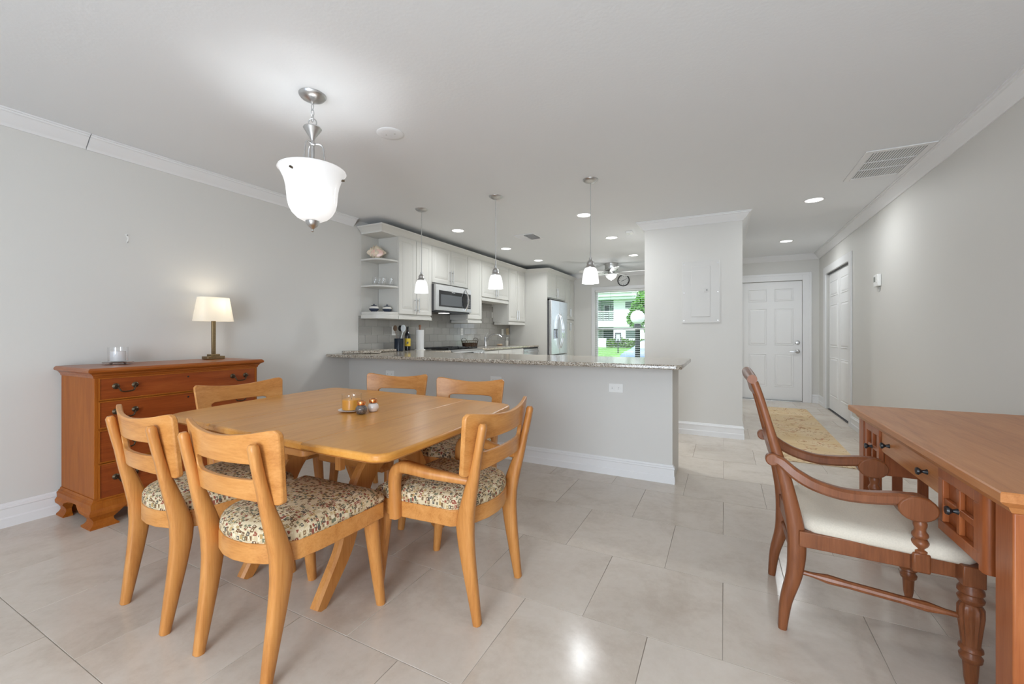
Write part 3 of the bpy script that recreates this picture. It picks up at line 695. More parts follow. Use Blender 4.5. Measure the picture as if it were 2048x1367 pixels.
# things on the open shelf
t = thing('conch_shell', 'large cream and pink conch shell on the top open shelf', 'shell', (-3.68, 3.70, 2.026), math.radians(35))
sh = MB(); rs = []
for i in range(15):
    u = i/14; x = -.11+.22*u
    r = .012+.075*math.sin(PI*min(1, u*1.05))**.8*(.55+.45*math.sin(PI*u))+(.012*math.sin(u*40) if u < .55 else 0)
    r = max(r, .006)
    rs.append([(x, r*.85*math.cos(2*PI*k/18)*(1+.16*math.sin(3*2*PI*k/18+u*6)), .076+r*.9*math.sin(2*PI*k/18)*(1+.10*math.sin(5*2*PI*k/18))) for k in range(18)])
sh.rings(rs)
for k in range(6): sh.lathe([(.016, .115-.010*abs(k-2)), (.009, .135-.010*abs(k-2)), (.001, .150-.010*abs(k-2))], -.07+k*.022, 0, 7)
zmin = min(v[2] for v in sh.v); sh.v = [(a, b, c-zmin) for a, b, c in sh.v]
obj('shell_body', sh, plain('conch', (.78, .67, .53, 1), .4, noise=.22, nscale=26), t, sharp=60)
obj('shell_lip', MB().rings([[(.02+.07*math.cos(2*PI*k/14), -.058-.004*q, .07+.045*math.sin(2*PI*k/14)*s_) for k in range(14)] for q, s_ in ((0, .9), (1, 1), (2, .6))]), plain('conch_pink', (.78, .52, .44, 1), .25), t)
for lb, x, y in (('clear stemless glass at the wall end of the middle open shelf', -3.66, 3.66), ('clear stemless glass at the back of the middle open shelf', -3.70, 3.76),
                 ('clear stemless glass at the front centre of the middle open shelf', -3.615, 3.735), ('clear stemless glass at the cabinet end of the middle open shelf', -3.56, 3.81)):
    o = obj('drinking_glass', MB().lathe([(.020, .001), (.028, .001), (.036, .03), (.038, .06), (.034, .095), (.033, .10), (.0315, .10), (.033, .09), (.036, .06), (.034, .03), (.024, .008), (.002, .007)], n=18), M['thinglass'])
    o.location = (x, y, 1.715)
    tag(o, lb, 'glass', 'clear glasses on the middle shelf')
blue = plain('bowl_blue', (.03, .04, .07, 1), .2); cream = plain('bowl_white', (.70, .68, .63, 1), .25)
for lb, x, y in (('round dark and white painted jar at the wall side of the lower open shelf', -3.67, 3.65), ('round dark and white painted jar at the cabinet side of the lower open shelf', -3.60, 3.79)):
    t = thing('painted_jar', lb, 'jar', (x, y, 1.4065), 0, 'painted jars on the lower shelf')
    obj('body', MB().lathe([(.03, 0), (.034, .003), (.052, .022), (.056, .036), (.050, .052)], n=22), blue, t)
    obj('painted_band', MB().lathe([(.0505, .051), (.0565, .037), (.0570, .040), (.050, .058), (.046, .062), (.044, .060)], n=22, cap=False), cream, t)
    obj('lid', MB().lathe([(.046, .060), (.045, .066), (.030, .076), (.009, .079), (.008, .085), (.010, .090), (.002, .093)], n=22), blue, t)

# ------------------------------------------------------------------ rug
rgp = rrect(-.285, .285, -1.58, 1.58, .004, 2)
rug = obj('runner_rug', MB().prism(rgp, 'z', .0005, .008), M['rug'], None, .003); rug.location = (.80, 6.07, 0); rug.rotation_euler = (0, 0, -.015)
tag(rug, 'long beige runner rug with brown and rust vine pattern in the hall', 'rug')

# ------------------------------------------------------------------ dining table
tb = thing('dining_table', 'honey maple dining table with rounded corners and leaf seams', 'table', (-1.815, 1.61, 0))
FL, FR, BR, BL = (-.705, -.520), (.808, -.572), (.728, .560), (-.845, .625)
qd = [FL, FR, BR, BL]
ol = []
for i in range(4):
    p0, p, p2 = Vector(qd[i-1]), Vector(qd[i]), Vector(qd[(i+1) % 4])
    a = (p0-p).normalized()*.095; b = (p2-p).normalized()*.095
    for k in range(9):
        t_ = k/8; q = (p+a)*(1-t_)**2+p*2*t_*(1-t_)+(p+b)*t_*t_; ol.append((q[0], q[1]))
    # gently bowed edge to the next corner
    e0, e1 = p+b, p2-(p2-p).normalized()*.095; nn = Vector(((p2-p)[1], -(p2-p)[0])).normalized()
    for k in range(1, 12):
        t_ = k/12; q = e0.lerp(e1, t_)+nn*.018*4*t_*(1-t_); ol.append((q[0], q[1]))
def clip(poly, xc, keep):
    out = []
    for i in range(len(poly)):
        p, q = poly[i], poly[(i+1) % len(poly)]
        ip, iq = (p[0]-xc)*keep >= 0, (q[0]-xc)*keep >= 0
        if ip: out.append(p)
        if ip != iq:
            t = (xc-p[0])/(q[0]-p[0]); out.append((xc, lerp(p[1], q[1], t)))
    return out
seams = [-9, -.255, .075, .40, 9]
for k in range(4):
    pc = clip(clip(ol, seams[k]+.0006, 1), seams[k+1]-.0006, -1)
    o = obj('table_leaf', MB().prism(pc, 'z', .712, .742), M['maple_top'], tb, 0, sharp=40)
    at_ = o.data.attributes.new('bevel_weight_edge', 'FLOAT', 'EDGE'); wv = []
    def onseam(v): return any(abs(v.co.x-q) < .002 for q in seams)
    for e in o.data.edges:
        v0, v1 = o.data.vertices[e.vertices[0]], o.data.vertices[e.vertices[1]]
        flat = abs(v0.co.z-v1.co.z) < 1e-4
        wv.append(0 if not flat else (.12 if onseam(v0) and onseam(v1) else 1.0))
    at_.data.foreach_set('value', wv)
    b = o.modifiers.new('bevel', 'BEVEL'); b.width = .010; b.segments = 3; b.limit_method = 'WEIGHT'
# soft rounded rim under the outer edge
rim = MB().rings([[(x*s_, y*s_, z) for x, y in ol] for s_, z in ((.96, .706), (.985, .708), (.995, .713))]); obj('under_edge', rim, M['maple_x'], tb)
obj('apron', MB().prism(rrect(-.40, .20, -.41, .41, .03, 4), 'z', .615, .711), M['maple_x'], tb, .004, bang=60)
for sx in (-.20, .305):
    for sy in (-1, 1):
        pts = smoothpath([(sx, sy*.425, 0), (sx, sy*.365, .085), (sx, sy*.295, .19), (sx, sy*.255, .30), (sx, sy*.215, .41), (sx, sy*.15, .51), (sx, sy*.05, .58), (sx, sy*.0, .606)], 4)
        n_ = len(pts); sec = [(.024, lerp(.030, .058, min(1, i/(n_*.55)))) for i in range(n_)]
        obj('leg', MB().sweep(pts, sec, (1, 0, 0)), M['maple'], tb)
    obj('trestle_block', MB().box(sx-.03, sx+.03, -.10, .10, .545, .615), M['maple'], tb, .006)
obj('stretcher', MB().box(-.18, .285, -.035, .035, .45, .51), M['maple_x'], tb, .006)
for sx in (-.02, .33):
    for sy in (-.33, .33): obj('slide_support', MB().box(sx-.016, sx+.016, sy-.014, sy+.014, .56, .711), M['maple'], tb, .003)
for sy in (-.30, .30): obj('slide_rail', MB().box(-.60, .60, sy-.02, sy+.02, .665, .711), M['maple_x'], tb, .003)

# ------------------------------------------------------------------ dining chairs
def make_dining_chair(name, label, arms, group):
    t = thing(name, label, 'chair', (0, 0, 0), 0, group)
    wf, wr = .235, (.205 if arms else .195); tx_ = .217 if arms else .190
    pw = .275 if arms else .255
    # bent seat rail: straight front, rounded back
    def plan(sc, o=0):
        p = [(wf*sc, .235), (wf*sc*.995, .16), (wf*sc*.97, .05), (wf*sc*.93, -.06)]
        q = [((wr+.02)*sc*math.cos(math.radians(a)), -.10-.145*math.sin(math.radians(a))*sc) for a in (18, 36, 54, 72, 90)]
        r = p+q
        return r+[(-x, y) for x, y in reversed(r[:-1])]
    out, inn = plan(1.0), [(x*.90, y*.90) for x, y in plan(1.0)]
    fr = MB().rings([[(x, y, .375) for x, y in out], [(x, y, .442) for x, y in out], [(x, y, .442) for x, y in inn], [(x, y, .375) for x, y in inn]], False, True)
    obj('seat_frame', fr, M['maple_x'], t, .004)
    cu = MB()
    cu.rings([[(x*s_, y*s_+.002, z) for x, y in out] for s_, z in ((.93, .436), (.985, .440), (1.0, .452), (.995, .470), (.96, .486), (.86, .500), (.66, .509), (.36, .514), (.1, .515))])
    obj('seat_cushion', cu, M['fabric'], t, sharp=80)
    for sx in (-1, 1):
        # rear post: sabre foot, thick knee, raked top
        pts = smoothpath([(sx*.183, -.252, 0), (sx*.184, -.232, .12), (sx*.187, -.210, .26), (sx*.190, -.200, .38), (sx*lerp(.191, tx_, .3), -.220, .48), (sx*lerp(.191, tx_, .7), -.254, .60), (sx*tx_, -.282, .72), (sx*tx_, -.297, .795)], 4)
        n_ = len(pts); sec = []
        for i, p in enumerate(pts):
            z = p[2]
            h = lerp(.016, .037, z/.38) if z < .38 else lerp(.037, .0145, min(1, (z-.38)/.28))
            sec.append((lerp(.017, .021, min(1, z/.38)) if z < .5 else lerp(.021, .016, (z-.5)/.3), h))
        pts.append(pts[-1]+Vector((0, -.001, .010))); sec.append((.010, .009))
        obj('rear_post', MB().sweep(pts, sec, (1, 0, 0)), M['maple'], t, sharp=50)
        if not arms:
            fl = [(sx*.195, .195, .43), (sx*.199, .208, .30), (sx*.205, .230, .12), (sx*.209, .245, 0)]
            obj('front_leg', MB().tube(smoothpath(fl, 3), [lerp(.035, .019, k/9) for k in range(10)], 12), M['maple'], t)
        else:
            fl = [(sx*.205, .200, .43), (sx*.207, .212, .30), (sx*.209, .232, .12), (sx*.210, .245, 0)]
            obj('front_leg', MB().tube(smoothpath(fl, 3), [lerp(.033, .018, k/9) for k in range(10)], 12), M['maple'], t)
            ax = sx*.245
            ap = smoothpath([(sx*.200, -.235, .568), (sx*.218, -.15, .576), (sx*.238, -.05, .586), (ax, .03, .596), (ax, .078, .594), (ax, .108, .572), (ax, .118, .530), (ax, .117, .46), (ax, .115, .375)], 5)
            n_ = len(ap); sec = []
            for i in range(n_):
                u = i/(n_-1)
                sec.append((lerp(.014, .026, min(1, u*3)) if u < .7 else lerp(.026, .020, (u-.7)/.3), lerp(.014, .023, min(1, u*2.5))))
            obj('arm', MB().sweep(ap, sec, (1, 0, 0)), M['maple'], t, sharp=50)
    # one piece curved back panel with a slot
    xs = [-1+2*i/28 for i in range(29)]
    sl_ = .66
    xs = sorted(set([round(v, 4) for v in xs]+[-sl_, sl_, -.985, .985, -.95, .95]))
    def top(u):
        z = .800+.034*abs(u)**1.8
        if abs(u) > .88: z -= .030*(1-math.sqrt(max(0, 1-((abs(u)-.88)/.12)**2)))
        return z
    def bot(u):
        z = .573+.020*(1-u*u)
        if abs(u) > .90: z += .020*(1-math.sqrt(max(0, 1-((abs(u)-.90)/.10)**2)))
        return z
    def pos(u, z, d):
        x = u*(pw-.022*(1-(z-.57)/.26))
        y = -.222-.12*(z-.575)-.052*(1-u*u)
        return (x, y+d+.004, z+.018)
    bm_ = MB(); idx = {}
    def vid(u, lev, d):
        key = (u, lev, d)
        if key in idx: return idx[key]
        t_, b_ = top(u), bot(u); st_, sb_ = .711, .659
        rr_ = .012*max(0, (abs(u)-(sl_-.09))/.09)**3 if abs(u) <= sl_ else .012
        z = {0: b_, 1: lerp(b_, sb_, .5), 2: sb_+rr_, 3: st_-rr_, 4: lerp(st_, t_, .5), 5: t_}[lev]
        bm_.v.append(pos(u, z, .0095 if d else -.0095)); idx[key] = len(bm_.v)-1; return idx[key]
    def solid(i, lev):
        if i < 0 or i >= len(xs)-1 or lev < 0 or lev > 4: return False
        m_ = (xs[i]+xs[i+1])/2
        return not (lev == 2 and abs(m_) < sl_)
    for i in range(len(xs)-1):
        for lev in range(5):
            if not solid(i, lev): continue
            a, b = xs[i], xs[i+1]
            bm_.f.append((vid(a, lev, 1), vid(b, lev, 1), vid(b, lev+1, 1), vid(a, lev+1, 1)))
            bm_.f.append((vid(a, lev, 0), vid(a, lev+1, 0), vid(b, lev+1, 0), vid(b, lev, 0)))
            if not solid(i, lev-1): bm_.f.append((vid(a, lev, 0), vid(b, lev, 0), vid(b, lev, 1), vid(a, lev, 1)))
            if not solid(i, lev+1): bm_.f.append((vid(a, lev+1, 1), vid(b, lev+1, 1), vid(b, lev+1, 0), vid(a, lev+1, 0)))
            if not solid(i-1, lev): bm_.f.append((vid(a, lev, 1), vid(a, lev+1, 1), vid(a, lev+1, 0), vid(a, lev, 0)))
            if not solid(i+1, lev): bm_.f.append((vid(b, lev, 0), vid(b, lev+1, 0), vid(b, lev+1, 1), vid(b, lev, 1)))
    obj('back_panel', bm_, M['maple_x'], t, .004, 2, sharp=50, bang=55)
    return t
def place(o, x, y, r, label):
    o.location = (x, y, 0); o.rotation_euler = (0, 0, math.radians(r)); o['label'] = label
sc_ = make_dining_chair('dining_chair', '', False, 'dining chairs around the maple table')
place(sc_, -1.508, 1.088, 1.7, 'armless maple dining chair nearest the camera, its back to the viewer')
for x, y, r, lb in ((-2.085, 1.088, -2.6, 'armless maple dining chair in front of the chest of drawers, back to the viewer'),
                    (-2.165, 2.20, 193, 'maple dining chair by the bar wall, the one nearer the left wall')):
    place(copy_tree(sc_), x, y, r, lb)
place(copy_tree(sc_), -1.52, 2.17, 187, 'maple dining chair by the bar wall, behind the right end armchair')
ac_ = make_dining_chair('dining_armchair', '', True, 'dining armchairs around the maple table')
place(ac_, -1.122, 1.596, 90, 'maple dining armchair at the right end of the table')
for x, y, r, lb in ((-2.515, 1.61, -90, 'maple dining armchair at the table end beside the chest of drawers'),):
    place(copy_tree(ac_), x, y, r, lb)

# table things
TZ = .742
t = thing('candle_dish', 'small white saucer under the amber candle on the table', 'dish', (-1.747, 1.580, TZ))
obj('saucer', MB().lathe([(.03, .0005), (.048, .003), (.066, .009), (.067, .011), (.063, .011), (.046, .006), (.002, .005)], n=28), plain('saucer_white', (.85, .82, .82, 1), .35), t)
t = thing('jar_candle', 'amber candle in a clear glass jar on the dining table', 'candle', (-1.747, 1.580, TZ+.0055))
obj('glass_jar', MB().lathe([(.002, 0), (.046, 0), (.049, .003), (.050, .085), (.049, .086), (.0475, .084), (.0465, .006), (.002, .005)], n=32, cap=False), M['thinglass'], t)
obj('wax', MB().lathe([(.0455, .006), (.0462, .009), (.0462, .056), (.044, .058), (.002, .057)], n=32), plain('amber_wax', srgb(226, 160, 62), .4), t)
obj('wick', MB().tube([(0, 0, .056), (.001, 0, .066)], .001, 5), M['black'], t)
for nm, lb, x, y, fill in (('pepper_shaker', 'round glass pepper shaker with copper lid beside the candle', -1.640, 1.545, plain('peppercorns', (.10, .08, .07, 1), .8, noise=.9, nscale=160)), ('salt_shaker', 'round glass salt shaker with copper lid behind the pepper shaker', -1.640, 1.625, plain('salt', (.78, .70, .66, 1), .9))):
    t = thing(nm, lb, 'shaker', (x, y, TZ), 0, 'salt and pepper shakers')
    obj('glass_body', MB().lathe([(.016, 0), (.022, .001), (.0285, .014), (.030, .024), (.027, .036), (.019, .045), (.017, .050)], n=24), M['thinglass'], t)
    obj('filling', MB().lathe([(.014, .002), (.020, .003), (.0272, .014), (.0287, .024), (.0258, .036), (.0185, .043), (.002, .044)], n=24), fill, t)
    obj('lid', MB().lathe([(.0175, .046), (.0195, .048), (.0205, .058), (.018, .066), (.010, .070), (.002, .071)], n=24), M['copper'], t)

# ------------------------------------------------------------------ chest of drawers
ch = thing('chest_of_drawers', 'cherry chest of four drawers on ogee bracket feet by the wall', 'dresser', (-3.55, 1.565, 0))
fx_ = .24; bk = -.235; yA, yB = -.482, .482   # local: front x, back x, sides
obj('case', MB().box(bk, fx_, yA, yB, .165, .905), M['cherry'], ch, .002)
obj('top', MB().rings([[(bk, yA-o, z), (fx_+o, yA-o, z), (fx_+o, yB+o, z), (bk, yB+o, z)] for o, z in ((.004, .885), (.006, .897), (.012, .903), (.012, .907), (.020, .914), (.034, .922), (.036, .932), (.030, .941), (.024, .945))]), M['cherry_top'], ch, sharp=20)
obj('base_moulding', MB().rings([[(bk, yA-o, z), (fx_+o, yA-o, z), (fx_+o, yB+o, z), (bk, yB+o, z)] for o, z in ((.0, .115), (.020, .115), (.022, .145), (.014, .150), (.014, .156), (.008, .160), (.004, .172))]), M['cherry'], ch, sharp=20)
for k, (z0, z1) in enumerate(((.753, .884), (.585, .744), (.381, .573), (.166, .373))):
    a, b = yA+.018, yB-.018
    dr = obj('drawer', MB().rings([[(x, a+i_, z0+i_), (x, b-i_, z0+i_), (x, b-i_, z1-i_), (x, a+i_, z1-i_)] for x, i_ in ((fx_-.01, .003), (fx_+.006, .001), (fx_+.0085, .004))]), M['cherry_d'], ch, smooth=False)
    obj('bead_highlight', MB().rings([[(x, a+i_, z0+i_), (x, b-i_, z0+i_), (x, b-i_, z1-i_), (x, a+i_, z1-i_)] for x, i_ in ((fx_+.004, -.0005), (fx_+.0135, -.0005), (fx_+.0135, .005), (fx_+.008, .005))]), M['cherry'], dr, smooth=False)  # lighter bead wood stands in for highlights along the drawer edges
    zc = (z0+z1)/2
    for yy in (a+.125, b-.125):
        h = MB()
        for s_ in (-.047, .047):
            h.add(*(lambda m_: (m_.v, m_.f))(xlathe([(.017, fx_+.008), (.018, fx_+.011), (.013, fx_+.014), (.007, fx_+.017), (.006, fx_+.026), (.0095, fx_+.031), (.007, fx_+.036), (.001, fx_+.037)], yy+s_, zc+.012, 14)))
        h.tube(smoothpath([(fx_+.029, yy-.047, zc+.012), (fx_+.034, yy-.036, zc-.006), (fx_+.036, yy-.028, zc-.019), (fx_+.036, yy, zc-.023), (fx_+.036, yy+.028, zc-.019), (fx_+.034, yy+.036, zc-.006), (fx_+.029, yy+.047, zc+.012)], 3), .0042, 8)
        obj('bail_handle', h, M['bronze'], dr)
    if k < 2: obj('keyhole', xlathe([(.006, fx_+.0081), (.006, fx_+.0095), (.001, fx_+.0095)], 0, z1-.03, 10), M['black'], dr)
# ogee bracket feet: profile swept round the corner
def foot(sx, sy):
    mb = MB()
    og = [(.018, .118), (.030, .098), (.028, .080), (.014, .062), (.004, .045), (.004, .030), (.014, .016), (.024, .010), (.024, 0)]
    # silhouette widths at each height (shaped bracket)
    wd = [.20, .135, .115, .105, .088, .090, .098, .108, .108]
    for axis in (0, 1):
        rs = []
        for (o, z), w_ in zip(og, wd):
            if axis == 0:   # face along y at the front/back
                xf = (fx_ if sx > 0 else bk-.0)
                y0 = (yB if sy > 0 else yA)
                e = y0+sy*(o if True else 0); i_ = y0-sy*w_
                xo = xf+(o if sx > 0 else 0); xi = xf-sx*.022
                rs.append([(xo, e, z), (xo, i_, z), (xi, i_, z), (xi, y0-sy*.022, z)])
            else:
                y0 = (yB if sy > 0 else yA); x0 = (fx_ if sx > 0 else bk)
                xo = x0+(o if sx > 0 else 0); e = y0+sy*o; i_ = x0-sx*min(w_, .205)
                rs.append([(xo, e, z), (i_, e, z), (i_, y0-sy*.022, z), (x0-sx*.022, y0-sy*.022, z)])
        mb.rings(rs)
    obj('bracket_foot', mb, M['cherry'], ch, sharp=30)
for sx in (1, -1):
    for sy in (1, -1): foot(sx, sy)
# scalloped apron between the feet
ap = [(yA+.03, .118)]+[(yA+.03, .095), (yA+.12, .092), (yA+.16, .075), (yA+.20, .088), (yA+.26, .085), (yA+.30, .105), (yA+.33, .108)]+[(yB-.33, .108), (yB-.30, .105), (yB-.26, .085), (yB-.20, .088), (yB-.16, .075), (yB-.12, .092), (yB-.03, .095), (yB-.03, .118)]
obj('front_apron', MB().prism(ap, 'x', fx_-.006, fx_+.014), M['cherry'], ch, .003)
aps = [(bk+.02, .118), (bk+.02, .098), (bk+.14, .092), (bk+.19, .105), (bk+.23, .112), (bk+.27, .105), (bk+.32, .092), (fx_-.02, .098), (fx_-.02, .118)]
obj('side_apron', MB().prism(aps, 'y', yA-.012, yA+.008), M['cherry'], ch, .003)
obj('side_apron', MB().prism(aps, 'y', yB-.008, yB+.012), M['cherry'], ch, .003)
obj('bottom_board', MB().box(bk+.01, fx_-.03, yA+.02, yB-.02, .118, .135), M['cherry'], ch)
# lamp and candle glass on the chest
LZ = .946
lp = thing('table_lamp', 'lit table lamp with square brass column and oval white shade', 'lamp', (-3.655, 1.91, LZ), 0)
obj('base', MB().box(-.044, .044, -.064, .064, 0, .024), M['brass'], lp, .003)
obj('base_step', MB().box(-.033, .033, -.033, .033, .024, .040), M['brass'], lp, .003)
obj('column', MB().box(-.012, .012, -.012, .012, .040, .36), M['brass'], lp, .002)
obj('socket', MB().lathe([(.016, .36), (.018, .365), (.018, .40), (.012, .405)], n=14), M['brass'], lp)
shade_m = glow_glass('lit_lamp_shade', (.90, .86, .78, 1), .12, .5)
def oval(a, b, z, n=40):
    r = []
    for k in range(n):
        c, s_ = math.cos(2*PI*k/n), math.sin(2*PI*k/n); e = .55
        r.append((a*math.copysign(abs(c)**e, c), b*math.copysign(abs(s_)**e, s_), z))
    return r
shd = MB().rings([oval(.080, .136, .303), oval(.063, .106, .492), oval(.0615, .1045, .492), oval(.0785, .1345, .303)], False, True)
obj('shade', shd, shade_m, lp, sharp=60)
obj('spider', MB().tube([(-.062, 0, .485), (0, 0, .47), (.062, 0, .485)], .002, 6).tube([(0, 0, .40), (0, 0, .47)], .002, 6), M['brass'], lp)
obj('bulb', MB().lathe([(.012, .40), (.016, .415), (.028, .44), (.028, .455), (.016, .47), (.002, .475)], n=16), emit('lamp_bulb', (1, .9, .72, 1), 6), lp)
light('lamp_light', 'POINT', (-3.655+.0, 1.91+.04, LZ+.445), LAMP_W, (1.0, .88, .70), shadow_soft_size=.03)
t = thing('coaster_dish', 'small clear and silver footed coaster on the chest of drawers', 'dish', (-3.635, 1.31, LZ))
obj('plate', MB().lathe([(.055, .010), (.078, .011), (.080, .015), (.055, .014), (.002, .014)], n=28), M['steel'], t)
for k in range(4): obj('ball_foot', MB().lathe([(.002, 0), (.006, .003), (.007, .007), (.004, .011)], .05*math.cos(k*PI/2+.5), .05*math.sin(k*PI/2+.5), 8), M['steel'], t)
t = thing('candle_glass', 'white candle in a straight clear glass on the chest of drawers', 'candle', (-3.635, 1.31, LZ+.0155))
obj('glass_jar', MB().lathe([(.002, 0), (.051, 0), (.052, .003), (.052, .098), (.0505, .098), (.0490, .006), (.002, .005)], n=32, cap=False), M['thinglass'], t)
obj('wax', MB().lathe([(.040, .006), (.040, .07), (.002, .071)], n=28), plain('white_wax', (.74, .74, .75, 1), .5), t)

# ------------------------------------------------------------------ desk
dk = thing('writing_desk', 'oak writing desk with lattice drawers and square legs by the wall', 'desk', (.645, 1.50, 0))
L_ = 1.34; DP = .725
def dring(o, z): return [(0-o-.0, -o-.0, z), (DP, -o, z), (DP, L_+o, z), (-o, L_+o, z)]
obj('desk_top', MB().rings([dring(.004, .702), dring(.010, .710), dring(.014, .718), dring(.030, .728), dring(.039, .736), dring(.039, .757), dring(.036, .761)]), M['desk'], dk, sharp=25)
for x0 in (.0, DP-.075):
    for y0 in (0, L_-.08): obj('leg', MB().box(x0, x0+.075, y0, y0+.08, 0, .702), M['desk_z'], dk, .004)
# drawer blocks, set between the legs
def lattice_drawer(y0, y1, z0, z1, knob_y):
    x = .004
    d = MB(); fw = .034
    d.box(x, x+.018, y0, y1, z0, z0+fw).box(x, x+.018, y0, y1, z1-fw, z1).box(x, x+.018, y0, y0+fw, z0+fw, z1-fw).box(x, x+.018, y1-fw, y1, z0+fw, z1-fw)
    ymid = (y0+y1)/2; zmid = (z0+z1)/2
    o = obj('drawer', d, M['desk_z'], dk, .002)
    obj('drawer_back', MB().box(x+.017, x+.026, y0+.01, y1-.01, z0+.01, z1-.01), M['desk_z'], o)
    obj('lattice_bar', MB().box(x+.002, x+.017, ymid-.010, ymid+.010, z0+fw, z1-fw), M['desk_z'], o, .002)
    obj('lattice_bar', MB().box(x+.003, x+.017, y0+fw, y1-fw, zmid-.010, zmid+.010), M['desk_z'], o, .002)
    obj('knob', xlathe([(.010, x+.003), (.007, x-.002), (.005, x-.010), (.010, x-.016), (.014, x-.021), (.012, x-.027), (.003, x-.029)], ymid, zmid, 14), M['black'], o)
def block(y0, y1):
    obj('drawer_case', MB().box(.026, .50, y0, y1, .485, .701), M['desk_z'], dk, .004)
block(.135, .425); lattice_drawer(.165, .425, .490, .698, 0)
obj('rounded_stile', MB().prism(arc(.018, .150, .016, 180, 270, 4)+[(.05, .134), (.05, .165), (.002, .165)], 'z', .478, .700), M['desk_z'], dk, sharp=30)
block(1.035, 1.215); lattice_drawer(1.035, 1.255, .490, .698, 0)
dm = obj('drawer', MB().box(.012, .045, .433, 1.027, .600, .698), M['desk'], dk, .002)
for yy in (.535, .925): obj('knob', xlathe([(.010, .012), (.007, .006), (.005, -.002), (.010, -.008), (.014, -.013), (.012, -.019), (.003, -.021)], yy, .648, 14), M['black'], dm)
obj('drawer_case', MB().box(.045, .50, .433, 1.027, .60, .701), M['desk_z'], dk)
obj('front_rail', MB().box(.012, .03, .08, L_-.08, .698, .703), M['desk'], dk)
for y0 in (.03, L_-.05):
    obj('end_rail', MB().box(.075, DP-.075, y0, y0+.022, .615, .702), M['desk'], dk, .002)
    obj('end_rail', MB().box(.075, DP-.075, y0, y0+.022, .12, .17), M['desk'], dk, .002)
    for k in range(5):
        xx = .125+k*.098; obj('end_slat', MB().box(xx, xx+.04, y0+.004, y0+.018, .17, .615), M['desk_z'], dk, .002)
obj('back_rail', MB().box(DP-.05, DP-.03, .08, L_-.08, .60, .702), M['desk'], dk, .002)

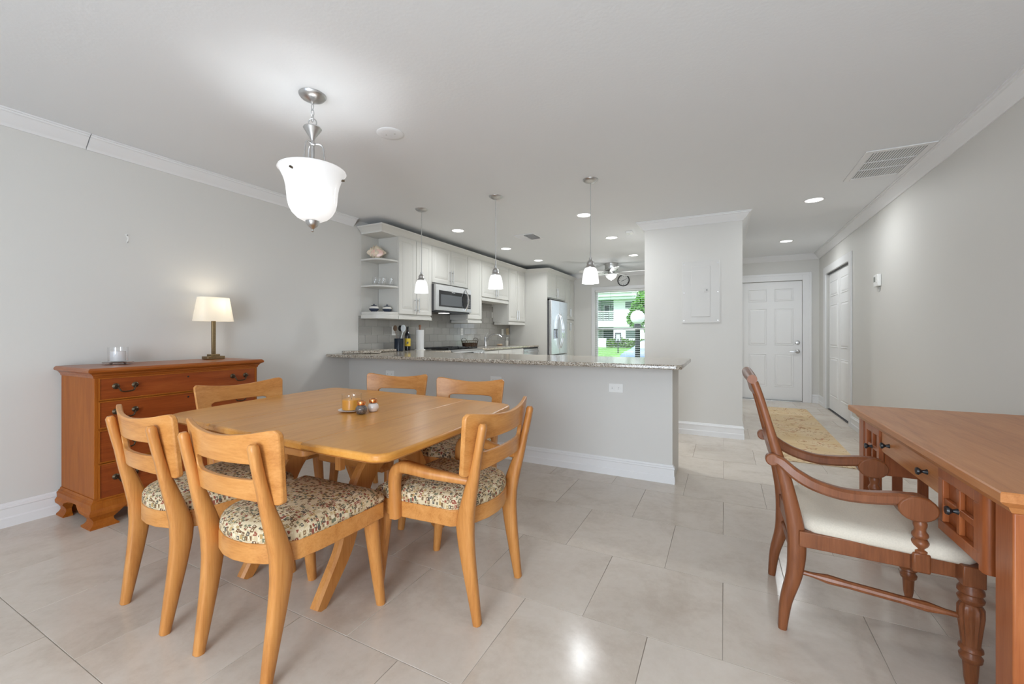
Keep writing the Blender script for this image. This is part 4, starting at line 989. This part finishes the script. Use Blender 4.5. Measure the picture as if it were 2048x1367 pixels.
# ------------------------------------------------------------------ desk armchair (faces +x)
dc = thing('desk_armchair', 'reddish wood armchair with scrolled arms and cream linen seat', 'chair', (.21, 2.145, 0))
def DX(x): return x-.21
for sy in (-1, 1):
    yy = sy*.205
    pts = smoothpath([(DX(.203), yy, 0), (DX(.215), yy, .11), (DX(.241), yy, .215), (DX(.250), yy, .31), (DX(.247), yy, .39), (DX(.235), yy, .47), (DX(.208), yy, .60), (DX(.180), yy, .70), (DX(.132), yy, .88), (DX(.108), yy, .955)], 4)
    sec = []
    for p in pts:
        z = p[2]; sec.append((.018, lerp(.014, .030, min(1, z/.30)) if z < .36 else lerp(.030, .014, min(1, (z-.36)/.45))))
    obj('rear_upright', MB().sweep(pts, sec, (0, 1, 0)), M['walnut'], dc, sharp=50)
    # arm: dips from the upright then runs level to a scroll
    ya = sy*.240
    ap_ = smoothpath([(DX(.165), sy*.222, .663), (DX(.195), sy*.226, .655), (DX(.24), sy*.235, .618), (DX(.30), ya, .586), (DX(.38), ya, .567), (DX(.46), ya, .568), (DX(.54), ya, .578), (DX(.60), ya, .577)], 5)
    sec = [(lerp(.016, .024, i/(len(ap_)-1)), lerp(.017, .021, min(1, i/12))) for i in range(len(ap_))]
    ar = obj('arm', MB().sweep(ap_, sec, (0, 1, 0)), M['walnut'], dc, sharp=30)
    sc = []
    for k in range(20):
        a = 2*PI*k/20; sc.append((DX(.586)+.054*math.cos(a), .556+.043*math.sin(a)))
    obj('arm_scroll', MB().prism(sc, 'y', ya-.028, ya+.028), M['walnut'], ar, .005)
    obj('arm_boss', MB().prism([(DX(.168)+.024*math.cos(2*PI*k/16), .660+.024*math.sin(2*PI*k/16)) for k in range(16)], 'y', sy*.224-.016, sy*.224+.016), M['walnut'], ar, .004)
    # turned arm support and its block on the seat rail
    px, py = DX(.596), sy*.243
    obj('arm_support', MB().lathe([(.018, .405), (.021, .409), (.021, .415), (.015, .420), (.016, .424), (.021, .430), (.0235, .437), (.0235, .443), (.019, .450), (.016, .453), (.020, .457), (.0225, .463), (.0215, .470), (.016, .478), (.0155, .486), (.0185, .496), (.019, .505), (.015, .516), (.0125, .526)], px, py, 18), M['walnut'], dc)
    obj('support_block', MB().box(px-.024, px+.024, py-.018, py+.018, .340, .408), M['walnut'], dc, .006)
    # side rail and turned stretcher
    obj('side_rail', MB().prism([(DX(.255), .342), (DX(.72), .336), (DX(.72), .398), (DX(.255), .400)], 'y', sy*.222-.013, sy*.222+.013), M['walnut'], dc, .003)
    st = smoothpath([(DX(.250), yy, .235), (DX(.30), yy+sy*.005, .233), (DX(.66), yy+sy*.04, .222), (DX(.71), yy+sy*.045, .220)], 6)
    R_ = []
    for p in st:
        u = (p[0]-DX(.25))/.46; R_.append(.008+.006*math.sin(PI*max(0, min(1, u)))**.5*(1 if .12 < u < .88 else .4)+(.004 if abs(u-.2) < .03 or abs(u-.8) < .03 else 0))
    obj('side_stretcher', MB().tube(st, R_, 10), M['walnut'], dc)
    # fluted turned front leg
    lx_, ly_ = DX(.715), sy*.258
    n_ = 48; rs = []
    for z, r, fl_ in ((.0, .012, 0), (.03, .017, 0), (.07, .019, 0), (.085, .020, 0), (.092, .027, 0), (.104, .029, 0), (.112, .024, 0), (.120, .022, 0), (.126, .030, 0), (.134, .029, 0), (.140, .023, 0), (.150, .024, .6), (.19, .028, 1), (.235, .033, 1), (.262, .0325, 1), (.272, .028, .4), (.276, .024, 0), (.284, .031, 0), (.292, .033, 0), (.300, .028, 0), (.306, .027, 0), (.312, .033, 0), (.322, .032, 0), (.330, .027, 0), (.338, .026, 0)):
        rs.append([(lx_+(r-(.0045*fl_ if k % 4 == 0 else (.0022*fl_ if k % 4 in (1, 3) else 0)))*math.cos(2*PI*k/n_), ly_+(r-(.0045*fl_ if k % 4 == 0 else (.0022*fl_ if k % 4 in (1, 3) else 0)))*math.sin(2*PI*k/n_), z) for k in range(n_)])
    obj('front_leg', MB().rings(rs), M['walnut'], dc, sharp=40)
    obj('leg_block', MB().box(lx_-.028, lx_+.028, ly_-.028, ly_+.028, .336, .402), M['walnut'], dc, .004)
obj('front_rail', MB().box(DX(.705), DX(.735), -.23, .23, .340, .400), M['walnut'], dc, .003)
obj('rear_rail', MB().box(DX(.232), DX(.255), -.19, .19, .335, .395), M['walnut'], dc, .003)
obj('back_stretcher', MB().tube([(DX(.25), -.19, .26), (DX(.25), .19, .26)], .011, 10), M['walnut'], dc)
cs = []
for s_, z in ((.97, .394), (1.0, .402), (1.0, .418), (.985, .432), (.94, .444), (.80, .452), (.4, .456)):
    q = [(DX(.75), -.272), (DX(.75), .272), (DX(.262), .222), (DX(.262), -.222)]
    cxm = DX(.506); ring = []
    for i in range(4):
        p0, p1 = q[i], q[(i+1) % 4]
        for k in range(6): ring.append((lerp(p0[0], p1[0], (k+.5)/6), lerp(p0[1], p1[1], (k+.5)/6)))
    cs.append([(cxm+(x-cxm)*s_, y*s_, z) for x, y in ring])
obj('seat_cushion', MB().rings(cs), M['linen'], dc, sharp=70)
obj('crest_rail', MB().tube([(DX(.100), -.225, .968), (DX(.096), -.12, .972), (DX(.094), 0, .974), (DX(.096), .12, .972), (DX(.100), .225, .968)], [.018, .021, .022, .021, .018], 14), M['walnut'], dc)
def yr(x0, z0, x1, z1, nm):
    P = [(DX(x0)-.012*math.cos(u*PI/2), .19*u, z0) for u in [-1+2*i/12 for i in range(13)]]
    obj(nm, MB().rings([[(p[0]-.009, p[1], z0), (p[0]+.009, p[1], z0), (p[0]+.009+DX(x1)-DX(x0), p[1], z1), (p[0]-.009+DX(x1)-DX(x0), p[1], z1)] for p in P]), M['walnut'], dc, .003)
yr(.122, .90, .108, .955, 'top_slat'); yr(.192, .635, .175, .70, 'lower_slat')

# ------------------------------------------------------------------ lights on the ceiling
frost = glow_glass('frosted_glass', (.82, .82, .82, 1), .22, .4)
def bell_pendant(label, x, y):
    t = thing('pendant_light', label, 'pendant light', (x, y, 0), 0, 'bell glass pendants over the bar')
    obj('canopy', MB().lathe([(.004, 2.438), (.022, 2.440), (.048, 2.450), (.062, 2.460), (.066, 2.4695)], n=24), M['nickel'], t)
    obj('cord', MB().tube([(0, 0, 1.82), (0, 0, 2.442)], .0035, 6), plain('cord_grey', (.45, .45, .44, 1), .5), t)
    obj('stem', MB().lathe([(.0055, 1.795), (.0055, 1.845), (.004, 1.85)], n=10), M['nickel'], t)
    obj('socket_cup', MB().lathe([(.044, 1.712), (.046, 1.72), (.036, 1.728), (.030, 1.742), (.032, 1.752), (.026, 1.766), (.013, 1.782), (.012, 1.80)], n=20), M['nickel'], t)
    pr = [(.042, 1.715), (.050, 1.705), (.058, 1.685), (.064, 1.655), (.069, 1.62), (.073, 1.58)]
    obj('shade', MB().rings([[(r*math.cos(2*PI*k/28), r*math.sin(2*PI*k/28), z) for k in range(28)] for r, z in pr+[(r-.003, z+.001) for r, z in reversed(pr)]], False, True), frost, t, sharp=60)
    obj('bulb', MB().lathe([(.010, 1.71), (.014, 1.70), (.026, 1.67), (.027, 1.65), (.018, 1.628), (.002, 1.622)], n=14), emit('pendant_bulb', (1, .95, .88, 1), 7), t)
    light('pendant_bulb_light', 'POINT', (x, y, 1.61), PENDANT_W, WARM, shadow_soft_size=.03)
bell_pendant('bell glass pendant over the bar end near the open shelf', -2.865, 3.525)
bell_pendant('bell glass pendant over the middle of the bar', -1.962, 3.52)
bell_pendant('bell glass pendant over the bar near the kitchen window', -1.023, 3.505)
# dining pendant
M['dbulb'] = emit('dining_bulb', (1, .96, .9, 1), 5)
t = thing('dining_pendant', 'large frosted bell bowl pendant hanging from a chain over the table', 'pendant light', (-2.033, 1.566, 0))
obj('canopy', MB().lathe([(.006, 2.420), (.010, 2.428), (.016, 2.432), (.040, 2.440), (.062, 2.452), (.070, 2.463), (.071, 2.4695)], n=28), M['nickel'], t)
for k in range(3):
    zc = 2.404-.032*k; a = (k % 2)*PI/2
    obj('chain_link', MB().tube([(.0085*math.cos(q)*math.cos(a), .0085*math.cos(q)*math.sin(a), zc+.020*math.sin(q)) for q in [2*PI*i/14 for i in range(14)]], .0024, 6, True), M['nickel'], t)
obj('ring', MB().tube([(.022*math.cos(q)*.85, .022*math.cos(q)*.5, 2.316+.023*math.sin(q)) for q in [2*PI*i/20 for i in range(20)]], .0032, 8, True), M['nickel'], t)
obj('cup', MB().lathe([(.008, 2.216), (.012, 2.224), (.018, 2.238), (.034, 2.262), (.044, 2.278), (.048, 2.284), (.045, 2.290), (.040, 2.291), (.020, 2.297), (.004, 2.299)], n=26), M['nickel'], t)
obj('stem', MB().lathe([(.0105, 1.80), (.0105, 2.218)], n=12), M['nickel'], t)
obj('collar', MB().lathe([(.011, 2.190), (.016, 2.194), (.016, 2.206), (.011, 2.210)], n=16), M['nickel'], t)
for k in range(3):
    a = 2*PI*k/3+.75
    pth = smoothpath([(r_*math.cos(a), r_*math.sin(a), z_) for r_, z_ in ((.012, 2.200), (.034, 2.201), (.052, 2.186), (.061, 2.13), (.070, 2.05), (.095, 1.995), (.145, 2.010))], 4)
    obj('arm', MB().tube(pth, .0042, 8), M['nickel'], t)
    obj('screw_knob', MB().tube([(.138*math.cos(a), .138*math.sin(a), 2.012), (.166*math.cos(a), .166*math.sin(a), 2.012)], .006, 8), M['bronze'], t)
pr = [(.175, 2.048), (.172, 2.054), (.168, 2.050), (.160, 2.030), (.148, 2.005), (.138, 1.975), (.132, 1.945), (.129, 1.91), (.126, 1.875), (.119, 1.845), (.104, 1.815), (.080, 1.790), (.052, 1.775), (.030, 1.772)]
bowl_m = glow_glass('dining_frosted_glass', (.78, .78, .78, 1), .26, .32)
inn_ = [(max(r-.004, .012), z+.003) for r, z in reversed(pr[1:])]
obj('glass_bowl', MB().rings([[(r*math.cos(2*PI*k/40), r*math.sin(2*PI*k/40), z) for k in range(40)] for r, z in pr+inn_], False, True), bowl_m, t, sharp=70)
obj('finial', MB().lathe([(.002, 1.712), (.007, 1.716), (.006, 1.726), (.010, 1.732), (.022, 1.742), (.030, 1.752), (.033, 1.762), (.036, 1.770), (.034, 1.776), (.010, 1.780)], n=24), M['nickel'], t)
for k in range(3):
    a = 2*PI*k/3+.2
    obj('bulb', MB().lathe([(.010, 1.955), (.013, 1.945), (.026, 1.91), (.026, 1.893), (.014, 1.872), (.002, 1.868)], .05*math.cos(a), .05*math.sin(a), 12), M['dbulb'], t)
    light('dining_bulb_light', 'POINT', (-2.033+.05*math.cos(a), 1.566+.05*math.sin(a), 1.895), DINING_W/3, WARM, shadow_soft_size=.035)
# recessed lights
disc = emit('recessed_glow', (1, .98, .94, 1), 3.2)
def recessed(label, x, y, power, spread):
    t = thing('recessed_light', label, 'ceiling light', (x, y, ZC), 0, 'recessed downlights')
    obj('trim_ring', MB().rings([[(r*math.cos(2*PI*k/32), r*math.sin(2*PI*k/32), z) for k in range(32)] for r, z in ((.092, -.0005), (.090, -.004), (.078, -.005), (.072, -.0005))], False, True), M['trim'], t)
    obj('lens', MB().lathe([(.073, -.0006), (.073, -.0022), (.002, -.0024)], n=32), disc, t)
    light('recessed_lamp', 'AREA', (x, y, ZC-.012), power, (.96, 1, 1.02), (0, 0, 0), shape='DISK', size=.13, spread=spread)
for lb, x, y in (('recessed downlight in front of the microwave cabinet', -3.045, 4.47), ('recessed downlight in front of the sink cabinet', -3.025, 5.76), ('recessed downlight near the refrigerator cabinet', -2.99, 6.95),
                 ('recessed downlight between the bar pendants and the panel wall', -1.392, 4.52), ('recessed downlight beside the white ceiling sensor', -1.383, 5.756), ('recessed downlight closest to the ceiling fan', -1.362, 7.21),
                 ('recessed downlight in the hall ceiling near the return vent', .793, 5.04), ('recessed downlight in the hall ceiling near the entry door', .79, 7.10)):
    recessed(lb, x, y, RECESSED_W*(.3 if x < -2 else .6 if x > 0 else 1.25), 2.5 if x < -2 else 3.1)
# return vent
t = thing('return_air_vent', 'white framed return air vent with dark slots beside the crown moulding', 'vent', (1.115, 4.20, ZC))
vw, vl = .195, .33
fm_ = MB()
for a in ((-vw, -vw+.04, -vl, vl), (vw-.04, vw, -vl, vl), (-vw+.04, vw-.04, -vl, -vl+.04), (-vw+.04, vw-.04, vl-.04, vl)): fm_.box(a[0], a[1], a[2], a[3], -.008, -.0005)
obj('frame', fm_, M['trim'], t, .002)
obj('vent_shade_sheet', MB().box(-vw+.04, vw-.04, -vl+.04, vl-.04, -.0012, -.0006), M['black'], t)  # black sheet painted as the shade between the louvres
lv_ = MB()
for k in range(19):
    x = -vw+.04+(k+.5)*(2*vw-.08)/19
    lv_.add([(x-.0045, -vl+.04, -.0015), (x+.0015, -vl+.04, -.007), (x+.0028, -vl+.04, -.007), (x-.003, -vl+.04, -.0015), (x-.0045, vl-.04, -.0015), (x+.0015, vl-.04, -.007), (x+.0028, vl-.04, -.007), (x-.003, vl-.04, -.0015)], [(0, 1, 2, 3), (7, 6, 5, 4), (0, 4, 5, 1), (1, 5, 6, 2), (2, 6, 7, 3), (3, 7, 4, 0)])
lvo = obj('louvre', lv_, M['trim'], t, smooth=False); lvo['kind'] = 'stuff'
for yy in (-.085, .085): obj('cross_bar', MB().box(-vw+.04, vw-.04, yy-.005, yy+.005, -.0078, -.002), M['trim'], t)
# supply diffuser
t = thing('supply_vent', 'small white ceiling supply vent with angled louvres over the kitchen', 'vent', (-2.385, 5.18, ZC))
fm_ = MB()
for a in ((-.155, -.135, -.155, .155), (.135, .155, -.155, .155), (-.135, .135, -.155, -.135), (-.135, .135, .135, .155)): fm_.box(a[0], a[1], a[2], a[3], -.010, -.0005)
obj('frame', fm_, M['trim'], t, .002)
obj('vent_shade_sheet', MB().box(-.135, .135, -.135, .135, -.0012, -.0006), plain('vent_shadow', (.30, .30, .30, 1), .8), t)  # grey sheet in place of the shade inside the vent
for k in range(7):
    y = -.115+k*.038
    for sgn, xa, xb in ((1, -.13, -.005), (-1, .005, .13)):
        obj('louvre', MB().add([(xa, y-.012*sgn, -.002), (xa, y+.012*sgn, -.022), (xa, y+.014*sgn, -.022), (xa, y-.010*sgn, -.002), (xb, y-.012*sgn, -.002), (xb, y+.012*sgn, -.022), (xb, y+.014*sgn, -.022), (xb, y-.010*sgn, -.002)], [(0, 1, 2, 3), (7, 6, 5, 4), (0, 4, 5, 1), (1, 5, 6, 2), (2, 6, 7, 3), (3, 7, 4, 0)]), M['trim'], t, smooth=False)
# ceiling cover plate, sensor
t = thing('ceiling_cover_plate', 'round white blank cover plate with two screws on the ceiling', 'cover plate', (-1.965, 2.10, ZC))
obj('plate', MB().lathe([(.088, -.0005), (.088, -.002), (.084, -.0045), (.06, -.006), (.002, -.0065)], n=32), M['ceiling'], t)
for sx in (-.03, .03): obj('screw', MB().lathe([(.0045, -.006), (.0045, -.0075), (.001, -.008)], sx, .008*sx/.03, 8), M['nickel'], t)
t = thing('ceiling_sensor', 'small square white sensor on the ceiling by the panel wall', 'sensor', (-1.088, 5.50, ZC))
obj('housing', MB().box(-.04, .04, -.04, .04, -.035, -.0005), M['white'], t, .006)
obj('lens', MB().lathe([(.014, -.035), (.012, -.040), (.002, -.042)], n=12), plain('sensor_lens', (.55, .55, .55, 1), .2), t)
# ceiling fan
fan = thing('ceiling_fan', 'nickel hugger ceiling fan with white blades and a bowl light', 'fan', (-1.905, 7.90, ZC))
obj('motor_housing', MB().lathe([(.125, -.0005), (.125, -.02), (.118, -.03), (.118, -.10), (.125, -.108), (.120, -.125), (.085, -.145), (.06, -.155), (.06, -.185), (.05, -.19)], n=28), M['nickel'], fan)
obj('light_bowl', MB().lathe([(.105, -.205), (.11, -.20), (.105, -.225), (.085, -.262), (.05, -.29), (.012, -.305), (.010, -.315), (.002, -.317)], n=26), emit('fan_bowl', (1, 1, 1, 1), .35, (.85, .85, .85, 1)), fan)
obj('light_fitter', MB().lathe([(.05, -.185), (.07, -.195), (.11, -.200), (.108, -.206), (.05, -.206)], n=24), M['nickel'], fan)
for k in range(5):
    a = math.radians(2+72*k)
    c_, s_ = math.cos(a), math.sin(a)
    def F(r, w_, z): return (r*c_-w_*s_, r*s_+w_*c_, z)
    bp_ = [(.17, -.045), (.22, -.055), (.58, -.068), (.62, -.060), (.635, -.03), (.635, .03), (.62, .060), (.58, .068), (.22, .055), (.17, .045)]
    b_ = obj('blade', MB().rings([[F(r, w_, -.165+w_*.16-.003) for r, w_ in bp_], [F(r, w_, -.165+w_*.16+.003) for r, w_ in bp_]]), M['white'], fan)
    obj('blade_iron', MB().rings([[F(r, w_, -.150+(-.008 if r > .15 else 0)+o) for r, w_ in ((.09, -.014), (.17, -.02), (.24, -.035), (.24, .035), (.17, .02), (.09, .014))] for o in (-.012, -.004)]), M['nickel'], b_)
light('fan_bowl_light', 'POINT', (-1.905, 7.90, 2.10), 4.0, WARM, shadow_soft_size=.09)
# clock
ck = thing('wall_clock', 'round black rimmed wall clock above the kitchen window', 'clock', (-1.915, YK, 2.285))
obj('rim', MB().rings([[(r*math.cos(2*PI*k/40), y, r*math.sin(2*PI*k/40)) for k in range(40)] for r, y in ((.125, -.001), (.128, -.02), (.120, -.03), (.108, -.022), (.108, -.001))], False, True), M['black'], ck)
obj('face', ylathe([(.109, -.010), (.109, -.012), (.002, -.0121)], 0, 0, 36), plain('clock_face', (.72, .72, .70, 1), .5), ck)
mk = MB()
for k in range(12):
    a = 2*PI*k/12; c_, s_ = math.cos(a), math.sin(a); r0, r1, w_ = (.078 if k % 3 == 0 else .086), .098, .0035
    q = [(r0*c_-w_*s_, r0*s_+w_*c_), (r1*c_-w_*s_, r1*s_+w_*c_), (r1*c_+w_*s_, r1*s_-w_*c_), (r0*c_+w_*s_, r0*s_-w_*c_)]
    mk.prism(q, 'y', -.0135, -.0122)
obj('hour_mark', mk, M['black'], ck)['kind'] = 'stuff'
for nm, a, l_, w_ in (('hour_hand', math.radians(200), .055, .005), ('minute_hand', math.radians(27), .085, .0035)):
    c_, s_ = math.cos(a), math.sin(a)
    obj(nm, MB().prism([(-.015*c_-w_*s_, -.015*s_+w_*c_), (l_*c_-w_*.6*s_, l_*s_+w_*.6*c_), (l_*c_+w_*.6*s_, l_*s_-w_*.6*c_), (-.015*c_+w_*s_, -.015*s_-w_*c_)], 'y', -.018, -.015), M['black'], ck)
# electrical panel
ep = thing('electrical_panel', 'flush electrical panel cover painted like the hall wall', 'electrical panel', (-.237, BY0, 1.617))
pm = plain('panel_paint', (.645, .635, .615, 1), .5)
obj('cover', MB().box(-.196, .196, -.010, 0, -.345, .352), pm, ep, .003)
pdo = obj('panel_door', MB().box(-.097, .097, -.015, -.010, -.275, .292), pm, ep, .002)
obj('latch', MB().box(.035, .085, -.018, -.015, .002, .044), pm, pdo, .002)
obj('latch_button', MB().box(.055, .072, -.021, -.018, .013, .033), plain('latch_grey', (.35, .35, .34, 1), .4), pdo, .001)
for a, b in ((-.175, .325), (.175, .325), (-.175, 0), (.175, 0), (-.175, -.318), (.175, -.318)): obj('screw', ylathe([(.006, -.010), (.006, -.013), (.001, -.0135)], a, b, 10), M['nickel'], ep)
# thermostat
th_ = thing('thermostat', 'white wall thermostat with small grey display above the desk wall', 'thermostat', (XR, 5.45, 1.685))
obj('housing', MB().box(-.032, -.001, -.065, .065, -.058, .062), M['white'], th_, .006)
obj('display', MB().box(-.0335, -.032, .005, .052, -.012, .040), plain('lcd_grey', (.20, .22, .20, 1), .3), th_)
obj('button', MB().box(-.035, -.032, -.045, -.02, -.02, .0), M['white'], th_, .001)
obj('button', MB().box(-.035, -.032, -.045, -.02, .01, .03), M['white'], th_, .001)
t = thing('wall_patch_plate', 'small grey plate on the wall just under the thermostat', 'plate', (XR, 5.45, 1.60))
obj('plate', MB().box(-.006, -.0005, -.025, .025, -.022, .022), plain('plate_grey', (.55, .55, .53, 1), .5), t, .002)
t = thing('picture_hook', 'small bare picture hook nail on the left wall', 'hook', (XL, 1.424, 1.83))
obj('hook_strip', MB().prism([(-.012, .03), (.008, .036), (.010, 0), (.002, -.032), (-.006, -.03), (.002, 0)], 'x', .001, .003), M['white'], t)
obj('hook_bend', MB().tube([(.003, 0, -.026), (.012, 0, -.032), (.016, 0, -.022)], .002, 6), M['steel'], t)
obj('nail', MB().tube([(.001, .0, .02), (.014, 0, .026)], .0018, 6), M['darksteel'], t)

# ------------------------------------------------------------------ outside the kitchen window
gm = plain('lawn_green', (.16, .34, .07, 1), .9, noise=.35, nscale=6)
struct(obj('ground', MB().add([(-60, 9.4, -.62), (30, 9.4, -.62), (30, 23.5, -.60), (-60, 23.5, -.60), (-60, 27, -.15), (30, 27, -.15), (30, 60, 0), (-60, 60, 0)], [(0, 1, 2, 3), (3, 2, 5, 4), (4, 5, 6, 7)]), gm), 'green lawn rising gently to the building outside', 'lawn')
struct(obj('road', MB().box(-40, 20, 16.5, 23.4, -.75, -.585), plain('road_grey', (.38, .37, .35, 1), .9, noise=.1, nscale=4)), 'pale grey parking strip outside the window', 'road')
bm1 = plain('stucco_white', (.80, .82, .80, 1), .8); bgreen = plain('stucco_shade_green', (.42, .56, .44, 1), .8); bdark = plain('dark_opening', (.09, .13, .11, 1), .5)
bd = thing('apartment_building', 'white two storey building with railed balcony across the lawn', 'building', (0, 38, 0))
obj('wall', MB().box(-8.95, -2, .0, 6, -.3, 4.3).box(-16, -10.6, 0, 6, -.3, 4.3).box(-10.6, -8.95, 2.0, 6, -.3, 4.3), bm1, bd)
obj('floor_slab', MB().box(-16, -2, -.12, .6, 1.75, 2.32).box(-10.6, -8.95, .4, 2.0, 1.75, 2.2), bm1, bd)
obj('eave', MB().box(-16.6, -1.4, -1.0, 7, 4.45, 4.75), bm1, bd)
obj('eave_shadow', MB().box(-16.6, -1.4, -.9, .4, 4.2, 4.45), bgreen, bd)  # green box put in for the shadow beneath the eave
obj('roof', MB().prism([(-1.2, 4.75), (7.2, 4.75), (3, 6.6)], 'x', -16.8, -1.2), plain('white_roof', (.82, .82, .82, 1), .8), bd)
obj('balcony_back', MB().box(-10.6, -8.95, 1.9, 2.0, 2.3, 4.3), bgreen, bd)
for x0, x1, z0, z1, y_ in ((-10.3, -9.75, 2.35, 3.9, 1.86), (-9.55, -9.0, 2.5, 3.9, 1.86), (-10.4, -9.0, -.1, 1.6, 1.86), (-7.95, -7.0, 3.35, 4.05, -.03), (-7.9, -6.6, .7, 1.5, -.03)):
    w_ = obj('window', MB().box(x0, x1, y_, y_+.08, z0, z1), plain('window_trim_out', (.75, .80, .77, 1), .6), bd)
    obj('pane', MB().box(x0+.06, x1-.06, y_-.02, y_, z0+.06, z1-.06), bdark, w_)
for k in range(4):
    xx = -10.6+k*.42
    o = MB(); 
    for i in range(3):
        for q in range(4):
            cx_, cz_ = xx+.07+i*.135, 2.42+q*.19
            o.rings([[(cx_+r*.9*math.cos(2*PI*a/8), y_, cz_+r*math.sin(2*PI*a/8)) for a in range(8)] for r, y_ in ((.075, -.06), (.075, .02), (.045, .02), (.045, -.06))], False, True)
    obj('breeze_block_panel', o, bm1, bd)
obj('rail_cap', MB().box(-10.65, -8.9, -.1, .06, 3.12, 3.2), bm1, bd)
obj('low_wall', MB().box(-10.9, -9.5, -.5, -.3, -.3, .75), bm1, bd)
def leaf_blob(name, centers, n, m, parent, leaf):
    rnd = random.Random(11); mb = MB()
    for i in range(n):
        c, r = centers[i % len(centers)]
        v = Vector((rnd.gauss(0, 1), rnd.gauss(0, 1), rnd.gauss(0, 1))); v.normalize(); v *= r*(.55+.45*rnd.random())
        p = Vector(c)+v; a = Vector((rnd.uniform(-1, 1), rnd.uniform(-1, 1), rnd.uniform(-1, 1))).normalized()*leaf; b = a.cross(Vector((rnd.uniform(-1, 1), rnd.uniform(-1, 1), rnd.uniform(-1, 1)))).normalized()*leaf*.5
        mb.add([p-a, p-b, p+a, p+b], [(0, 1, 2, 3)])
    o = obj(name, mb, m, parent, smooth=False); o['kind'] = 'stuff'; return o
lf = plain('leaf_green', (.12, .30, .05, 1), .6, noise=.5, nscale=3)
hg = leaf_blob('hedge', [((-9.0+.45*k, 37.2, .30+.1*math.sin(k)), .42) for k in range(12)], 3600, plain('hedge_green', (.13, .24, .05, 1), .8, noise=.5, nscale=4), None, .09)
tag(hg, 'low green hedge along the foot of the building outside', 'hedge', None, 'stuff')
tr = thing('garden_tree', 'green leafy tree behind the globe lamp outside the window', 'tree', (-2.58, 17.2, -.55))
leaf_blob('foliage', [((0, 0, 2.95), .62), ((-.35, .1, 2.6), .5), ((.5, 0, 3.1), .6), ((.15, .2, 3.35), .5), ((-.55, 0, 2.3), .38), ((.7, 0, 2.6), .55), ((.1, 0, 1.85), .35)], 5200, lf, tr, .10)
obj('trunk', MB().tube([(.15, 0, -.02), (.05, 0, .8), (-.1, 0, 1.6), (0, 0, 2.6)], [.07, .06, .05, .03], 8).tube([(.0, 0, .6), (.25, 0, 1.3), (.4, 0, 2.5)], [.05, .045, .02], 8), plain('bark', (.09, .07, .05, 1), .9), tr)
sl2 = thing('globe_street_lamp', 'black post lamp with a white globe outside the window', 'street lamp', (-2.20, 12.25, -.62))
obj('pole', MB().lathe([(.10, 0), (.10, .04), (.075, .12), (.07, 1.9), (.10, 1.95), (.10, 2.02), (.06, 2.06)], n=14), M['black'], sl2)
obj('globe', MB().lathe([(.004, 2.04)]+[(.198*math.sin(a), 2.235-.198*math.cos(a)) for a in [PI*k/16 for k in range(1, 16)]]+[(.003, 2.433)], n=28), plain('globe_white', (.82, .82, .82, 1), .35), sl2)
sg = thing('yard_sign', 'small dark framed sign on a post on the lawn', 'sign', (-6.2, 27.6, -.15))
obj('post', MB().box(-.03, .03, -.03, .03, -.02, .95), M['black'], sg)
fr2 = MB().box(-.20, -.13, -.03, .03, .75, 1.35).box(.13, .20, -.03, .03, .75, 1.35).box(-.13, .13, -.03, .03, .75, .83).box(-.13, .13, -.03, .03, 1.27, 1.35)
obj('frame', fr2, M['darksteel'], sg); obj('board', MB().box(-.13, .13, -.01, .01, .83, 1.27), plain('sign_green_grey', (.55, .62, .55, 1), .6), sg)
# parked car facing left
cr = thing('parked_car', 'pale blue car parked outside beyond the globe lamp', 'car', (-2.75, 20.6, -.585), math.radians(72))
bodyc = plain('car_paint', (.17, .25, .34, 1), .25, 0, .5)
prof_top = [(-2.20, .62), (-2.05, .80), (-1.55, .92), (-1.15, .98), (-.55, 1.36), (.1, 1.46), (.9, 1.42), (1.5, 1.12), (2.05, 1.05), (2.2, .75)]
rs = []
for x, zt in prof_top:
    hwid = .86 if abs(x) < 1.9 else .78; zs = min(zt, .92); tw = .86 if zt < 1.0 else .62
    rs.append([(x, -hwid, .25), (x, -hwid-.02, .55), (x, -hwid, zs), (x, -tw*hwid/.86, zt), (x, tw*hwid/.86, zt), (x, hwid, zs), (x, hwid+.02, .55), (x, hwid, .25)])
obj('body', MB().rings(rs), bodyc, cr, sharp=30)
obj('windshield', MB().add([(-1.12, -.72, .995), (-1.12, .72, .995), (-.56, .58, 1.372), (-.56, -.58, 1.372), (-1.10, -.72, .98), (-1.10, .72, .98), (-.54, .58, 1.357), (-.54, -.58, 1.357)], [(0, 1, 2, 3), (7, 6, 5, 4), (0, 4, 5, 1), (1, 5, 6, 2), (2, 6, 7, 3), (3, 7, 4, 0)]), plain('car_glass', (.55, .58, .60, 1), .1), cr)
for x0, x1 in ((-.75, .18), (.24, 1.15)): obj('side_window', MB().add([(x0-.12 if x0 < 0 else x0, -.83, .965), (x1, -.83, .965), (x1-.05 if x1 < 1 else x1-.25, -.66, 1.36), (x0+.32 if x0 < 0 else x0, -.66, 1.36), (x0-.12 if x0 < 0 else x0, -.855, .965), (x1, -.855, .965), (x1-.05 if x1 < 1 else x1-.25, -.685, 1.36), (x0+.32 if x0 < 0 else x0, -.685, 1.36)], [(0, 1, 2, 3), (7, 6, 5, 4), (0, 4, 5, 1), (1, 5, 6, 2), (2, 6, 7, 3), (3, 7, 4, 0)]), plain('car_side_glass', (.08, .10, .12, 1), .05), cr)
for x in (-1.4, 1.35):
    for y in (-.80, .80): obj('wheel', MB().rings([[(x+r*math.cos(2*PI*k/20), y+yy, .32+r*math.sin(2*PI*k/20)) for k in range(20)] for r, yy in ((.20, -.10), (.32, -.09), (.32, .09), (.20, .10))]), M['black'], cr)
obj('wing_mirror', MB().box(-.80, -.62, -1.08, -.90, .95, 1.10), M['black'], cr, .03)
obj('headlamp', MB().box(-2.18, -1.95, -.80, -.50, .68, .80), M['white'], cr, .03)
